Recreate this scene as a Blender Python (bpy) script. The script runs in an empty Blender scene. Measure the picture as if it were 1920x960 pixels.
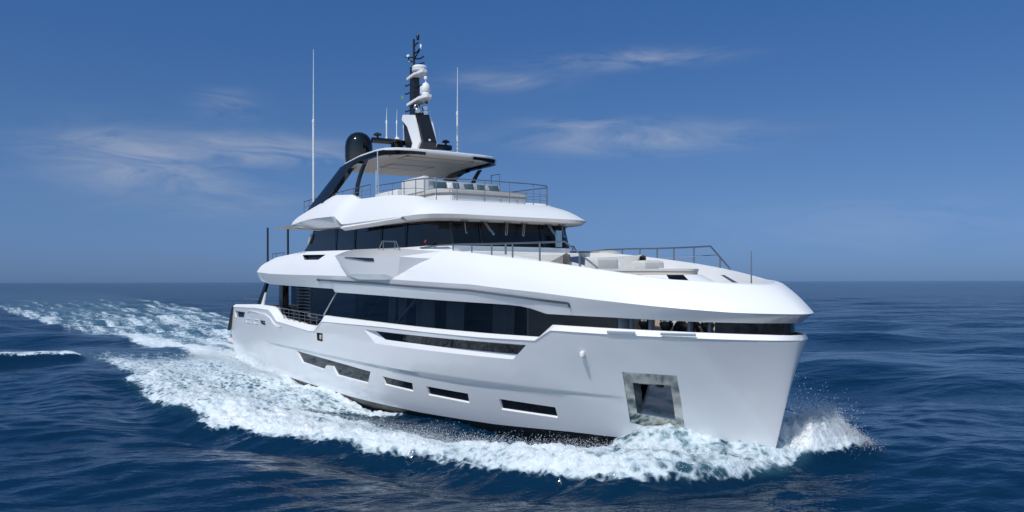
import bpy, bmesh, math, random
import numpy as np
from mathutils import Vector, Matrix
from mathutils.geometry import delaunay_2d_cdt
R = math.radians
random.seed(7); rng = np.random.default_rng(7)
sc = bpy.context.scene
# ------------------------------------------------------------------ camera
AL = R(57.0)
cam = bpy.data.cameras.new('camera'); cam_o = bpy.data.objects.new('camera', cam)
sc.collection.objects.link(cam_o); sc.camera = cam_o
cam.sensor_width = 36; cam.lens = 36*1500/1920
cam.shift_y = 48/1920
cam.clip_end = 60000; cam.clip_start = .5
CAM = Vector((12.7845, -15.9335, 4.7))
Fv = Vector((-math.sin(AL), math.cos(AL), 0))
q = Fv.to_track_quat('-Z', 'Y')
roll = Matrix.Rotation(R(.12), 4, Fv)
cam_o.matrix_world = Matrix.Translation(CAM) @ roll @ q.to_matrix().to_4x4()
# ------------------------------------------------------------------ sun and sky
SUN_EL, SUN_AZ = R(54), math.atan2(-.93, .34)      # azimuth as an angle from +X
sd = Vector((math.cos(SUN_EL)*math.cos(SUN_AZ), math.cos(SUN_EL)*math.sin(SUN_AZ), math.sin(SUN_EL)))
sun = bpy.data.lights.new('sun', 'SUN'); sun.energy = 3.05; sun.angle = R(.53); sun.color = (1, .96, .9)
sun_o = bpy.data.objects.new('sun', sun); sc.collection.objects.link(sun_o)
sun_o.rotation_euler = (-sd).to_track_quat('-Z', 'Y').to_euler(); sun_o.location = (0, 0, 60)
w = bpy.data.worlds.new('World'); sc.world = w; w.use_nodes = True
nt = w.node_tree; N = nt.nodes; Lk = nt.links; N.clear()
def wn(t, **k):
    n = N.new(t)
    for a, b in k.items(): setattr(n, a, b)
    return n
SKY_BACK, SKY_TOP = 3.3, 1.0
out = wn('ShaderNodeOutputWorld'); bg = wn('ShaderNodeBackground'); bg.inputs[1].default_value = .085
sky = wn('ShaderNodeTexSky', sky_type='NISHITA', sun_disc=False)
sky.sun_elevation = SUN_EL; sky.sun_rotation = math.pi/2 - SUN_AZ
sky.air_density = 1.0; sky.dust_density = .3; sky.ozone_density = 3.2; sky.altitude = 0
tc = wn('ShaderNodeTexCoord')
sep = wn('ShaderNodeSeparateXYZ'); Lk.new(tc.outputs['Generated'], sep.inputs[0])
def wm(op, a, b=None, c=None):
    n = wn('ShaderNodeMath', operation=op)
    for i, v in enumerate((a, b, c)):
        if v is None: continue
        if isinstance(v, (int, float)): n.inputs[i].default_value = v
        else: Lk.new(v, n.inputs[i])
    return n.outputs[0]
az = wm('ARCTAN2', sep.outputs[1], sep.outputs[0]); el = wm('ARCSINE', sep.outputs[2])
cmb = wn('ShaderNodeCombineXYZ')
Lk.new(wm('MULTIPLY', az, 7.0), cmb.inputs[0]); Lk.new(wm('MULTIPLY', el, 30.0), cmb.inputs[1])
nz = wn('ShaderNodeTexNoise'); Lk.new(cmb.outputs[0], nz.inputs[0])
nz.inputs['Scale'].default_value = 1.1; nz.inputs['Detail'].default_value = 9; nz.inputs['Roughness'].default_value = .58; nz.inputs['Distortion'].default_value = .9
blobs = [(1180, 262, 190, 22, .72), (1160, 112, 150, 14, .6), (940, 150, 90, 16, .5), (1120, 232, 110, 10, .45), (240, 300, 120, 44, .62), (490, 283, 150, 24, .85), (430, 192, 45, 22, .4), (420, 370, 110, 30, .3), (1650, 420, 240, 40, .15)]
mask = None
base_az = math.atan2(Fv.y, Fv.x)
for bx, by, sx_, sy_, amp in blobs:
    a0 = base_az - math.atan((bx-960)/1500); e0 = math.atan((528-by)/1500*math.cos(math.atan((bx-960)/1500)))
    da = wm('DIVIDE', wm('SUBTRACT', az, a0), sx_/1500); de = wm('DIVIDE', wm('SUBTRACT', el, e0), sy_/1500)
    g = wm('MULTIPLY', wm('EXPONENT', wm('MULTIPLY', wm('ADD', wm('MULTIPLY', da, da), wm('MULTIPLY', de, de)), -.9)), amp)
    mask = g if mask is None else wm('ADD', mask, g)
cl = wm('MULTIPLY', mask, wm('MAXIMUM', wm('MULTIPLY', wm('SUBTRACT', nz.outputs[0], .36), 2.6), 0.0))
cl = wm('MINIMUM', cl, .5)
tint = wn('ShaderNodeMix', data_type='RGBA', blend_type='MULTIPLY'); tint.inputs[0].default_value = 1
rmp = wn('ShaderNodeValToRGB'); Lk.new(wm('MULTIPLY', el, 1/.36), rmp.inputs[0]); cr = rmp.color_ramp
SKYT = [(0, (.215, .40, .97)), (.06, (.245, .415, .93)), (.25, (.35, .495, .83)), (.5, (.38, .56, .84)), (.75, (.35, .59, .91)), (1, (.33, .63, .98))]
cr.elements[0].position = 0; cr.elements[0].color = (*SKYT[0][1], 1); cr.elements[1].position = 1; cr.elements[1].color = (*SKYT[-1][1], 1)
for p_, c_ in SKYT[1:-1]: e_ = cr.elements.new(p_); e_.color = (*c_, 1)
Lk.new(sky.outputs[0], tint.inputs[6]); Lk.new(rmp.outputs[0], tint.inputs[7])
# unseen sky behind the camera and overhead boosted, added fill for the hull side
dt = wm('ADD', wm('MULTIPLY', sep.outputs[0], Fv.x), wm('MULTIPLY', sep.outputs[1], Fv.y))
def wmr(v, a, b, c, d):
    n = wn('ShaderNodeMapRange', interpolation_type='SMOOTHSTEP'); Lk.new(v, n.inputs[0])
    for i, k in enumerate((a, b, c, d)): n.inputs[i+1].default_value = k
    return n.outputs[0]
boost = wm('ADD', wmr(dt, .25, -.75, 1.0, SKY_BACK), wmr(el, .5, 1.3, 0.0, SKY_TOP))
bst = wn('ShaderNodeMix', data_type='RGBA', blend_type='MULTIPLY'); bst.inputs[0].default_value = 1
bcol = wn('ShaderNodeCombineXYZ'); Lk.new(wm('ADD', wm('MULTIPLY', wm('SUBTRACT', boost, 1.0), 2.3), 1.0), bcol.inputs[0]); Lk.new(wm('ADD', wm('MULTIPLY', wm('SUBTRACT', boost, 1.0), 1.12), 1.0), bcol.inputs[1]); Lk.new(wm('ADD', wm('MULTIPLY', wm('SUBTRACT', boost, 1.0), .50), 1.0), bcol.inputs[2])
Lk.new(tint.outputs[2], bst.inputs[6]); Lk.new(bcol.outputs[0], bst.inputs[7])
mixc = wn('ShaderNodeMix', data_type='RGBA'); Lk.new(cl, mixc.inputs[0]); Lk.new(bst.outputs[2], mixc.inputs[6]); mixc.inputs[7].default_value = (6.0, 6.3, 7.0, 1)
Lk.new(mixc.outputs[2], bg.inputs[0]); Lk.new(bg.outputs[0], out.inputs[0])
vs = sc.view_settings; vs.view_transform = 'Standard'; vs.look = 'None'; vs.exposure = 0; vs.gamma = 1; vs.use_curve_mapping = False
sc.cycles.max_bounces = 6; sc.cycles.transparent_max_bounces = 8; sc.cycles.caustics_reflective = False; sc.cycles.caustics_refractive = False

# ------------------------------------------------------------------ materials
def mat(name, col, rough=.4, metal=0, coat=0, spec=.5, bump=0, bscale=40, var=0, vscale=3, emit=None):
    m = bpy.data.materials.new(name); m.use_nodes = True; t = m.node_tree; b = t.nodes['Principled BSDF']
    b.inputs['Base Color'].default_value = (*col, 1); b.inputs['Roughness'].default_value = rough
    b.inputs['Metallic'].default_value = metal; b.inputs['Coat Weight'].default_value = coat; b.inputs['Specular IOR Level'].default_value = spec
    g = t.nodes.new('ShaderNodeTexCoord')
    if var:
        n = t.nodes.new('ShaderNodeTexNoise'); n.inputs['Scale'].default_value = vscale; n.inputs['Detail'].default_value = 5
        t.links.new(g.outputs['Object'], n.inputs[0])
        mx = t.nodes.new('ShaderNodeMix'); mx.data_type = 'RGBA'; t.links.new(n.outputs[0], mx.inputs[0])
        mx.inputs[6].default_value = (*[c*(1-var) for c in col], 1); mx.inputs[7].default_value = (*[min(1, c*(1+var)) for c in col], 1)
        t.links.new(mx.outputs[2], b.inputs['Base Color'])
    if bump:
        n = t.nodes.new('ShaderNodeTexNoise'); n.inputs['Scale'].default_value = bscale; n.inputs['Detail'].default_value = 4
        t.links.new(g.outputs['Object'], n.inputs[0])
        bp = t.nodes.new('ShaderNodeBump'); bp.inputs['Strength'].default_value = bump; bp.inputs['Distance'].default_value = .02
        t.links.new(n.outputs[0], bp.inputs['Height']); t.links.new(bp.outputs[0], b.inputs['Normal'])
    return m
M = dict(
 white=mat('white_gelcoat', (.80, .80, .79), .38, coat=.0, var=.025, vscale=.6, bump=.05, bscale=1.3),
 hullw=mat('hull_gelcoat', (.78, .78, .785), .16, coat=.5, var=.03, vscale=.35, bump=.06, bscale=.9),
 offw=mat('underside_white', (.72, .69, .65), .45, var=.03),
 beige=mat('beige_panel', (.55, .47, .38), .5, var=.06),
 stripe=mat('grey_stripe', (.40, .44, .49), .25, coat=.3),
 anti=mat('antifouling', (.012, .012, .014), .45, var=.4, vscale=4),
 black=mat('black_gloss', (.004, .005, .007), .09, coat=.15, spec=.4),
 blackm=mat('black_satin', (.012, .013, .016), .35),
 glass=mat('dark_glass', (.006, .008, .012), .03, coat=.0, spec=.38, bump=.04, bscale=.8),
 hglass=mat('hull_glass', (.016, .017, .020), .06, bump=.25, bscale=1.4, spec=.35, var=.3, vscale=1.5),
 steel=mat('polished_steel', (.62, .62, .60), .12, metal=1, bump=.1, bscale=6),
 bsteel=mat('brushed_steel', (.52, .51, .48), .09, metal=1, bump=.2, bscale=2.2, var=.08, vscale=3),
 mirror=mat('polished_plate', (.17, .19, .22), .04, metal=1, bump=.05, bscale=3),
 rail=mat('rail_steel', (.22, .24, .27), .3, metal=.8),
 dark=mat('interior_dark', (.02, .021, .024), .7),
 curtain=mat('curtain', (.30, .32, .33), .8, bump=.3, bscale=20),
 cushion=mat('grey_cushion', (.52, .505, .48), .85, bump=.2, bscale=60, var=.06),
 cushb=mat('tan_cushion', (.50, .44, .38), .85, bump=.2, bscale=60, var=.06),
 wcush=mat('white_cushion', (.70, .69, .67), .8, bump=.2, bscale=60),
 teal=mat('slate_blue_fabric', (.04, .085, .11), .85, var=.35, vscale=8, bump=.3),
 teak=mat('teak', (.36, .22, .12), .6, var=.2, vscale=12),
 deckm=mat('deck_covering', (.66, .62, .56), .7, var=.05),
 bluep=mat('sky_view_blue', (.20, .34, .46), .3),
 bluepost=mat('bluegrey_post', (.16, .21, .28), .3, coat=.2),
 navy=mat('navy_cover', (.06, .10, .18), .6, var=.1),
 red=mat('red_cloth', (.5, .03, .05), .7), green=mat('green_cloth', (.25, .5, .1), .7),
)
def glassmat():
    m = bpy.data.materials.new('saloon_glass'); m.use_nodes = True; t = m.node_tree; t.nodes.clear()
    o = t.nodes.new('ShaderNodeOutputMaterial'); mx = t.nodes.new('ShaderNodeMixShader'); fr = t.nodes.new('ShaderNodeFresnel'); fr.inputs[0].default_value = 1.5
    tr = t.nodes.new('ShaderNodeBsdfTransparent'); tr.inputs[0].default_value = (.42, .46, .49, 1); gl = t.nodes.new('ShaderNodeBsdfGlossy'); gl.inputs['Roughness'].default_value = .02; gl.inputs[0].default_value = (.75, .8, .85, 1)
    t.links.new(fr.outputs[0], mx.inputs[0]); t.links.new(tr.outputs[0], mx.inputs[1]); t.links.new(gl.outputs[0], mx.inputs[2]); t.links.new(mx.outputs[0], o.inputs[0])
    return m
M['sglass'] = glassmat()

# ------------------------------------------------------------------ helpers
COL = sc.collection
def finish(me, ang=32):
    if len(me.polygons) == 0: return
    bm = bmesh.new(); bm.from_mesh(me)
    for f in bm.faces: f.smooth = True
    for e in bm.edges:
        if len(e.link_faces) == 2: e.smooth = e.calc_face_angle(0) < R(ang)
    bm.to_mesh(me); bm.free()
def obj(name, bm, m, parent=None, ang=32, recalc=True):
    if recalc: bmesh.ops.recalc_face_normals(bm, faces=bm.faces)
    me = bpy.data.meshes.new(name); bm.to_mesh(me); bm.free(); finish(me, ang)
    o = bpy.data.objects.new(name, me); COL.objects.link(o)
    me.materials.append(M[m] if isinstance(m, str) else m)
    if parent is not None: o.parent = parent
    return o
def tag(o, label=None, cat=None, group=None, kind=None):
    for k, v in (('label', label), ('category', cat), ('group', group), ('kind', kind)):
        if v: o[k] = v
def B(): return bmesh.new()
def box(bm, x0, x1, y0, y1, z0, z1, bev=0):
    vs_ = [bm.verts.new((x, y, z)) for x in (x0, x1) for y in (y0, y1) for z in (z0, z1)]
    fs = [bm.faces.new([vs_[i] for i in f]) for f in ((0, 1, 3, 2), (4, 6, 7, 5), (0, 4, 5, 1), (2, 3, 7, 6), (0, 2, 6, 4), (1, 5, 7, 3))]
    if bev:
        es = list({e for f in fs for e in f.edges})
        bmesh.ops.bevel(bm, geom=es, offset=bev, segments=3, affect='EDGES', profile=.6)
def tube(bm, pts, r, seg=8, r2=None, cap=True):
    pts = [Vector(p) for p in pts]; rings = []
    n = len(pts)
    for i, p in enumerate(pts):
        d = (pts[min(i+1, n-1)]-pts[max(i-1, 0)]).normalized()
        a = Vector((0, 0, 1)) if abs(d.z) < .9 else Vector((1, 0, 0))
        u = d.cross(a).normalized(); v = d.cross(u)
        rr = r if r2 is None else r+(r2-r)*i/(n-1)
        rings.append([bm.verts.new(p+u*rr*math.cos(2*math.pi*k/seg)+v*rr*math.sin(2*math.pi*k/seg)) for k in range(seg)])
    for a, b in zip(rings, rings[1:]):
        for k in range(seg): bm.faces.new((a[k], a[(k+1) % seg], b[(k+1) % seg], b[k]))
    if cap: bm.faces.new(rings[0]); bm.faces.new(rings[-1][::-1])
def lathe(bm, c, prof, seg=24, axis='z'):
    rings = []
    for r, h in prof:
        ring = []
        for k in range(seg):
            a = 2*math.pi*k/seg; x, y = r*math.cos(a), r*math.sin(a)
            p = (x, y, h) if axis == 'z' else ((h, x, y) if axis == 'x' else (x, h, y))
            ring.append(bm.verts.new((c[0]+p[0], c[1]+p[1], c[2]+p[2])))
        rings.append(ring)
    for a, b in zip(rings, rings[1:]):
        for k in range(seg): bm.faces.new((a[k], a[(k+1) % seg], b[(k+1) % seg], b[k]))
    bm.faces.new(rings[0]); bm.faces.new(rings[-1])
def prism(bm, poly, y0, y1, bev=0):       # polygon in x,z extruded in y
    a = [bm.verts.new((x, y0, z)) for x, z in poly]; b = [bm.verts.new((x, y1, z)) for x, z in poly]
    fs = [bm.faces.new(a), bm.faces.new(b[::-1])]; n = len(poly)
    for i in range(n): fs.append(bm.faces.new((a[i], b[i], b[(i+1) % n], a[(i+1) % n])))
    if bev: bmesh.ops.bevel(bm, geom=list({e for f in fs for e in f.edges}), offset=bev, segments=2, affect='EDGES')
def slab(bm, poly, z0, z1, bev=0):        # polygon in x,y extruded in z
    a = [bm.verts.new((x, y, z0)) for x, y in poly]; b = [bm.verts.new((x, y, z1)) for x, y in poly]
    fs = [bm.faces.new(a), bm.faces.new(b[::-1])]; n = len(poly)
    for i in range(n): fs.append(bm.faces.new((a[i], b[i], b[(i+1) % n], a[(i+1) % n])))
    if bev: bmesh.ops.bevel(bm, geom=list({e for f in fs for e in f.edges}), offset=bev, segments=2, affect='EDGES')
def poly3(bm, pts): bm.faces.new([bm.verts.new(p) for p in pts])
def mirror(bm):
    g = bmesh.ops.duplicate(bm, geom=bm.verts[:]+bm.edges[:]+bm.faces[:])['geom']
    vs_ = [v for v in g if isinstance(v, bmesh.types.BMVert)]
    for v in vs_: v.co.y = -v.co.y
    fs = [f for f in g if isinstance(f, bmesh.types.BMFace)]
    bmesh.ops.reverse_faces(bm, faces=fs)
def weld(bm, d=.0008): bmesh.ops.remove_doubles(bm, verts=bm.verts, dist=d)
def pair(name, bm, m, parent=None, ang=32):
    """the starboard piece as drawn and its port twin, each an object of its own"""
    b2 = bm.copy()
    for v in b2.verts: v.co.y = -v.co.y
    return obj(name, bm, m, parent, ang), obj(name, b2, m, parent, ang)
def loft(bm, rings, close=False):
    vv = [[bm.verts.new(p) for p in r] for r in rings]
    for a, b in zip(vv, vv[1:]):
        n = len(a)
        for k in range(n if close else n-1):
            try: bm.faces.new((a[k], a[(k+1) % n], b[(k+1) % n], b[k]))
            except ValueError: pass
    return vv
def li(tab, x):
    xs = [a for a, _ in tab]; ys = [b for _, b in tab]
    return float(np.interp(x, xs, ys))
def lerp(a, b, t): return a+(b-a)*t

# ------------------------------------------------------------------ hull form (x forward, y port, z up; metres)
STM = .275
def plan(s, Lb, n, m):
    s = max(s, 0); k = 1-min(s, Lb)/Lb
    return (1-k**n)**m
def aft(x, Bm): return Bm-.35*max(0, (-x-22)/18)**2
def hb(s, z):
    wz = min(max(z/3.3, -.3), 1.05); x = STM*(z-.7)-s
    Bm = lerp(3.75, 4.15, min(1, max(0, wz))**.6)
    if z < 0: Bm *= 1+.22*z
    b = plan(s, lerp(19, 14, wz), lerp(1.9, 2.3, wz), lerp(.95, .62, wz))*aft(x, Bm)
    return b
def hullP(t, z, off=0):
    s = t*t; return Vector((STM*(z-.7)-s, -(hb(s, z)+off), z))
def hull_tz(x, z): return (math.sqrt(max(0, STM*(z-.7)-x)), z)
def knb(x): return plan(.84-x, 14, 2.3, .60)*aft(x, 4.35)
def lob(x): return plan(.54-x, 14, 2.3, .60)*aft(x, 4.15)
def upb(x): return plan(-.1-x, 13, 2.2, .52)*aft(x, 3.75)
KZ = [(-31, 5.3), (-30.3, 5.25), (-26.9, 5.1), (-24.3, 5.05), (-16.9, 4.93), (-12.5, 4.78), (-7.8, 4.62), (-4.9, 4.4), (-3.4, 4.25), (-1.8, 4.1), (-.1, 3.96), (.95, 3.92)]
LZ = [(-31, 4.95), (-30.4, 4.84), (-28, 4.6), (-25.9, 4.55), (-18.95, 4.42), (-18.7, 4.28), (-13.8, 4.2), (-7.6, 4.07), (-6.4, 4.04), (-5.9, 4.01), (-5.5, 3.95), (-4.95, 3.82), (-3, 3.78), (-.9, 3.72), (.65, 3.70)]
UZ = [(-31, 5.66), (-30.4, 5.72), (-28.4, 5.94), (-24, 6.09), (-19, 5.98), (-15.7, 5.91), (-10.7, 5.75), (-8.7, 5.57), (-6.9, 5.38), (-5.7, 5.25), (-4.1, 5.05), (-1.8, 4.71), (-.1, 4.60)]
CT = [(-36.3, 3.38), (-31, 3.5), (-28.2, 3.46), (-27.6, 3.38), (-26.5, 2.92), (-21.9, 2.74), (-21.6, 2.78), (-20.5, 3.26), (-13.8, 3.2), (-7.6, 3.16), (-5.5, 3.16), (-4.9, 3.52), (-3, 3.49), (-.6, 3.45), (.9, 3.42)]
CL = [(-36.3, 3.22), (-31, 3.30), (-28.3, 3.26), (-27.7, 3.1), (-26.9, 2.74), (-22.0, 2.50), (-21.4, 2.52), (-20.3, 3.0), (-13.8, 3.06), (-7.6, 3.03), (-5.45, 3.05), (-4.75, 3.37), (-3, 3.34), (-.6, 3.31), (.9, 3.29)]
STERN = -36.3
def dens(poly, d):
    o = []
    for i, p in enumerate(poly):
        r = poly[(i+1) % len(poly)]; L = math.hypot(r[0]-p[0], r[1]-p[1]); k = max(1, int(L/d))
        o += [(p[0]+(r[0]-p[0])*j/k, p[1]+(r[1]-p[1])*j/k) for j in range(k)]
    return o
def inside(p, poly):
    c = False; n = len(poly); x, y = p
    for i in range(n):
        x1, y1 = poly[i]; x2, y2 = poly[(i+1) % n]
        if (y1 > y) != (y2 > y) and x < (x2-x1)*(y-y1)/(y2-y1)+x1: c = not c
    return c
def panel(bm, surf, outer, holes, du, dv, dens_o=.05, dens_h=.05):
    """A curved sheet: the outer outline with holes cut in (u,v), mapped by surf."""
    outer = dens(outer, dens_o); holes = [dens(h, dens_h) for h in holes]
    pts = []; edges = []
    def add(poly):
        b = len(pts); pts.extend([Vector(p) for p in poly]); n = len(poly); edges.extend([(b+i, b+(i+1) % n) for i in range(n)])
    add(outer)
    for h in holes: add(h)
    us = [p[0] for p in outer]; vz = [p[1] for p in outer]
    allp = np.array([tuple(p) for p in pts])
    for u in np.arange(min(us)+du/2, max(us), du):
        for v in np.arange(min(vz)+dv/2, max(vz), dv):
            if inside((u, v), outer) and not any(inside((u, v), h) for h in holes):
                if np.min(((allp[:, 0]-u)/du)**2+((allp[:, 1]-v)/dv)**2) > .16: pts.append(Vector((u, v)))
    vo, eo, fo, _, _, _ = delaunay_2d_cdt(pts, edges, [], 0, 1e-6)
    vv = [bm.verts.new(surf(p[0], p[1])) for p in vo]
    for f in fo:
        c = (sum(vo[i][0] for i in f)/3, sum(vo[i][1] for i in f)/3)
        if inside(c, outer) and not any(inside(c, h) for h in holes):
            try: bm.faces.new([vv[i] for i in f])
            except ValueError: pass
    for v in vv:
        if not v.link_faces: bm.verts.remove(v)
def shrink(poly, k, up=0):
    cx = sum(p[0] for p in poly)/len(poly); cz = sum(p[1] for p in poly)/len(poly)
    return [(p[0]+(cx-p[0])*k[0], p[1]+(cz-p[1])*k[1]+up) for p in poly]

yacht = bpy.data.objects.new('yacht', None); COL.objects.link(yacht)
tag(yacht, 'large white three deck motor yacht cutting through the sea bow first', 'yacht')

# ---- hull side openings, outlines in (x,z)
SLOT_O = [(-15.75, 2.86), (-14.73, 2.42), (-6.6, 2.46), (-5.85, 2.90)]
SLOT_I = [(-14.95, 2.86), (-14.15, 2.60), (-6.5, 2.60), (-5.97, 2.88)]
SLOT_O = [(-15.75, 2.90), (-14.73, 2.43), (-6.6, 2.45), (-5.85, 2.92)]
W1 = [(-24.37, 1.46), (-23.7, .95), (-20.85, .87), (-20.49, 1.1), (-19.68, 1.13), (-19.26, .77), (-16.09, .77), (-15.65, 1.29)]
W2 = [(-14.69, 1.21), (-14.6, .89), (-12.61, .85), (-12.5, 1.17)]
W3 = [(-11.63, 1.15), (-11.69, .83), (-9.5, .80), (-9.39, 1.13)]
W4 = [(-7.96, 1.12), (-8.04, .76), (-5.82, .77), (-5.75, 1.10)]
ANC = [(-3.07, 2.35), (-3.44, .93), (-2.03, .71), (-1.70, 2.35)]
ANI = [(-2.93+.02, 2.07), (-3.14, 1.22), (-2.16, 1.14), (-1.95, 2.08)]
BOXP = [(-21.1, 2.5), (-21.11, 2.16), (-20.43, 2.14), (-20.34, 2.5)]
QW = [(-35.9, 3.02), (-35.8, 2.65), (-33.7, 2.68), (-33.25, 3.0)]
HOLES = [SLOT_O, W1, W2, W3, W4, ANC, BOXP, QW]
def T(poly): return [hull_tz(x, z) for x, z in poly]
xs_low = [c[0] for c in CL if c[0] < .5][::1]
xs_all = sorted(set(list(np.arange(STERN, .5, .35))+xs_low))
top = [hull_tz(x, li(CL, x)) for x in xs_all]+[hull_tz(.62, 3.29), hull_tz(.69, 3.29), (0, 3.29)]
ZB = -1.2
outer = [hull_tz(-37.0, ZB), (0, ZB), (0, .5), (0, 1.5), (0, 2.5)]+top[::-1]+[hull_tz(-37.0, 2.0), hull_tz(-37.3, 1.2)]
PAINT = [(-37, -.15), (-25, .02), (-18.9, .02), (-12.7, .09), (-8.7, .2), (-5.7, .38), (-2.0, .50), (0, .5)]
def side_object(name, m, outer, holes, surf, du, dv, parent=yacht, **k):
    bm = B(); panel(bm, surf, outer, holes, du, dv, **k); mirror(bm); weld(bm); return obj(name, bm, m, parent, ang=28)
paint_l = [hull_tz(x, li(PAINT, x)) for x in np.linspace(-36.9, -.3, 70)]+[(0, .5)]
def zch(x): return 1.62
def tpc(x): return min(1, max(0, (-x-3.4)/6))*min(1, max(0, (x+29.6)/.6))
A0, A1 = T(ANC)[0], T(ANC)[1]; A3, A2 = T(ANC)[3], T(ANC)[2]      # aft edge A0-A1, forward edge A3-A2 of the anchor pocket
ka = (A0[1]-1.62)/(A0[1]-A1[1]); kf = (A3[1]-1.62)/(A3[1]-A2[1])
XA = (lerp(A0[0], A1[0], ka), 1.62); XF = (lerp(A3[0], A2[0], kf), 1.62)
cxs = [x for x in np.linspace(-37.2, -3.5, 110)]
ch_up = [hull_tz(x, 1.62) for x in cxs]; ch_lo = [hull_tz(x, 1.62-.14*tpc(x)) for x in cxs]
fw_line = [XF, (XF[0]*.66, 1.62), (XF[0]*.33, 1.62), (0, 1.62)]
def lowP(t, z, off=0):
    x = STM*(z-.7)-t*t; return hullP(t, z, off-.075*tpc(x))
def hullSurf(t, z, off=0): return hullP(t, z, off) if z > 1.61 else lowP(t, z, off)
up_shell = [(0, 2.3)]+top[::-1]+[hull_tz(-37.3, 1.9)]+ch_up+[XA, A0, A3]+fw_line
lo_shell = fw_line[::-1]+[A2, A1, XA]+ch_lo[::-1]+[hull_tz(-37.1, .8)]+paint_l+[(0, 1.1)]
bm = B(); panel(bm, hullP, up_shell, [T(p) for p in (SLOT_O, BOXP, QW)], .07, .16); panel(bm, lowP, lo_shell, [T(p) for p in (W1, W2, W3, W4)], .07, .16)
loft(bm, [[hullP(*p) for p in ch_up], [lowP(*p) for p in ch_lo]])
mirror(bm); weld(bm, .0015); hull = obj('hull', bm, 'hullw', yacht, ang=24)
side_object('hull_bottom', 'anti', [(0, ZB)]+paint_l[::-1][0:]+[hull_tz(-36.9, ZB)], [], lambda t, z: lowP(t, z, -.01), .09, .2)
def strip(bm, xs, rows):
    """rows: functions x -> Vector; lofts along x."""
    loft(bm, [[r(x) for x in xs] for r in rows])
def hp(x, z, off): 
    t = math.sqrt(max(0, STM*(z-.7)-x)); return hullP(t, z, off)
# reveals and glass of the openings
def reveal(bm, surf, po, pi, d, seg=.15):
    n = len(po)
    for i in range(n):
        a, b = po[i], po[(i+1) % n]; c, e = pi[i], pi[(i+1) % n]
        L = math.hypot(b[0]-a[0], (b[1]-a[1])); k = max(1, int(L/seg))
        for j in range(k):
            f0, f1 = j/k, (j+1)/k
            A = surf(*[lerp(a[m_], b[m_], f0) for m_ in (0, 1)], 0); Bq = surf(*[lerp(a[m_], b[m_], f1) for m_ in (0, 1)], 0)
            Cq = surf(*[lerp(c[m_], e[m_], f1) for m_ in (0, 1)], -d); D = surf(*[lerp(c[m_], e[m_], f0) for m_ in (0, 1)], -d)
            bm.faces.new([bm.verts.new(p) for p in (A, Bq, Cq, D)])
def hsx(x, z, o): return hp(x, z, o-(.075*tpc(x) if z < 1.61 else 0))
def window(name, po, pi, d, m, framem='hullw', label=None):
    for sgn in (1, -1):
        bm = B(); panel(bm, lambda t, z: hullSurf(t, z, -d), T(pi), [], .15, .2)
        if sgn < 0:
            for v in bm.verts: v.co.y *= -1
        g = obj(name, bm, m, hull)
        bm = B(); reveal(bm, hsx, po, pi, d); weld(bm)
        if sgn < 0:
            for v in bm.verts: v.co.y *= -1
        obj('window_frame', bm, framem, hull, ang=20)
window('long_hull_window', SLOT_O, SLOT_I, .16, 'glass')
for Wp in (W1, W2, W3, W4):
    window('hull_window', Wp, shrink(Wp, (.006, .10), .03), .07, 'hglass')
window('stern_quarter_window', QW, shrink(QW, (.03, .06)), .10, 'glass')
window('side_light_recess', BOXP, shrink(BOXP, (.1, .1)), .12, 'blackm', 'blackm')
for sgn in (1, -1):
    bm = B(); box(bm, -20.82, -20.66, sgn*4.02-.05, sgn*4.02+.05, 2.22, 2.42, .03); obj('side_light', bm, 'beige', hull)
# anchor pocket: steel plate frame, inner recess, polished back plate and anchor crown
for sgn in (1, -1):
    def fin(bm, n, m, **k):
        if sgn < 0:
            for v in bm.verts: v.co.y *= -1
        return obj(n, bm, m, pocket if n != 'anchor_pocket' else yacht, **k)
    bm = B(); panel(bm, lambda t, z: hullP(t, z, -.012), T(ANC), [T(ANI)], .08, .12); pocket = fin(bm, 'anchor_pocket', 'bsteel')
    deep = shrink(ANI, (-.12, -.06))
    bm = B(); reveal(bm, lambda x, z, o: hp(x, z, o-.012), ANI, deep, .32); weld(bm); fin(bm, 'pocket_liner', 'bsteel', ang=20)
    bm = B(); xa, xb = -4.15, -1.62; ya, yb = hp(-3.0, 1.62, -.42).y, hp(-2.05, 1.62, -.42).y; sl_ = (yb-ya)/.95
    poly3(bm, [(xa, ya+sl_*(xa+3.0), .98), (xb-.3, ya+sl_*(xb-.3+3.0), .98), (xb-.15, ya+sl_*(xb-.15+3.0), 2.22), (xa+.2, ya+sl_*(xa+.2+3.0), 2.22)]); fin(bm, 'pocket_back', 'mirror')
    bm = B(); c = hp(-2.45, 2.02, -.3); lathe(bm, c, [(.05, -.12), (.07, 0), (.05, .12)], 12, 'x'); fin(bm, 'chain_roller', 'blackm')
    bm = B(); c = hp(-3.97, 2.78, .06); lathe(bm, (c.x, c.y, c.z), [(.01, -.09), (.06, -.07), (.075, 0), (.06, .05), (.01, .08)], 16); tube(bm, [c, hp(-3.97, 2.76, -.05)], .03)
    if sgn < 0:
        for v in bm.verts: v.co.y *= -1
    obj('hull_camera', bm, 'white', hull)
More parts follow.
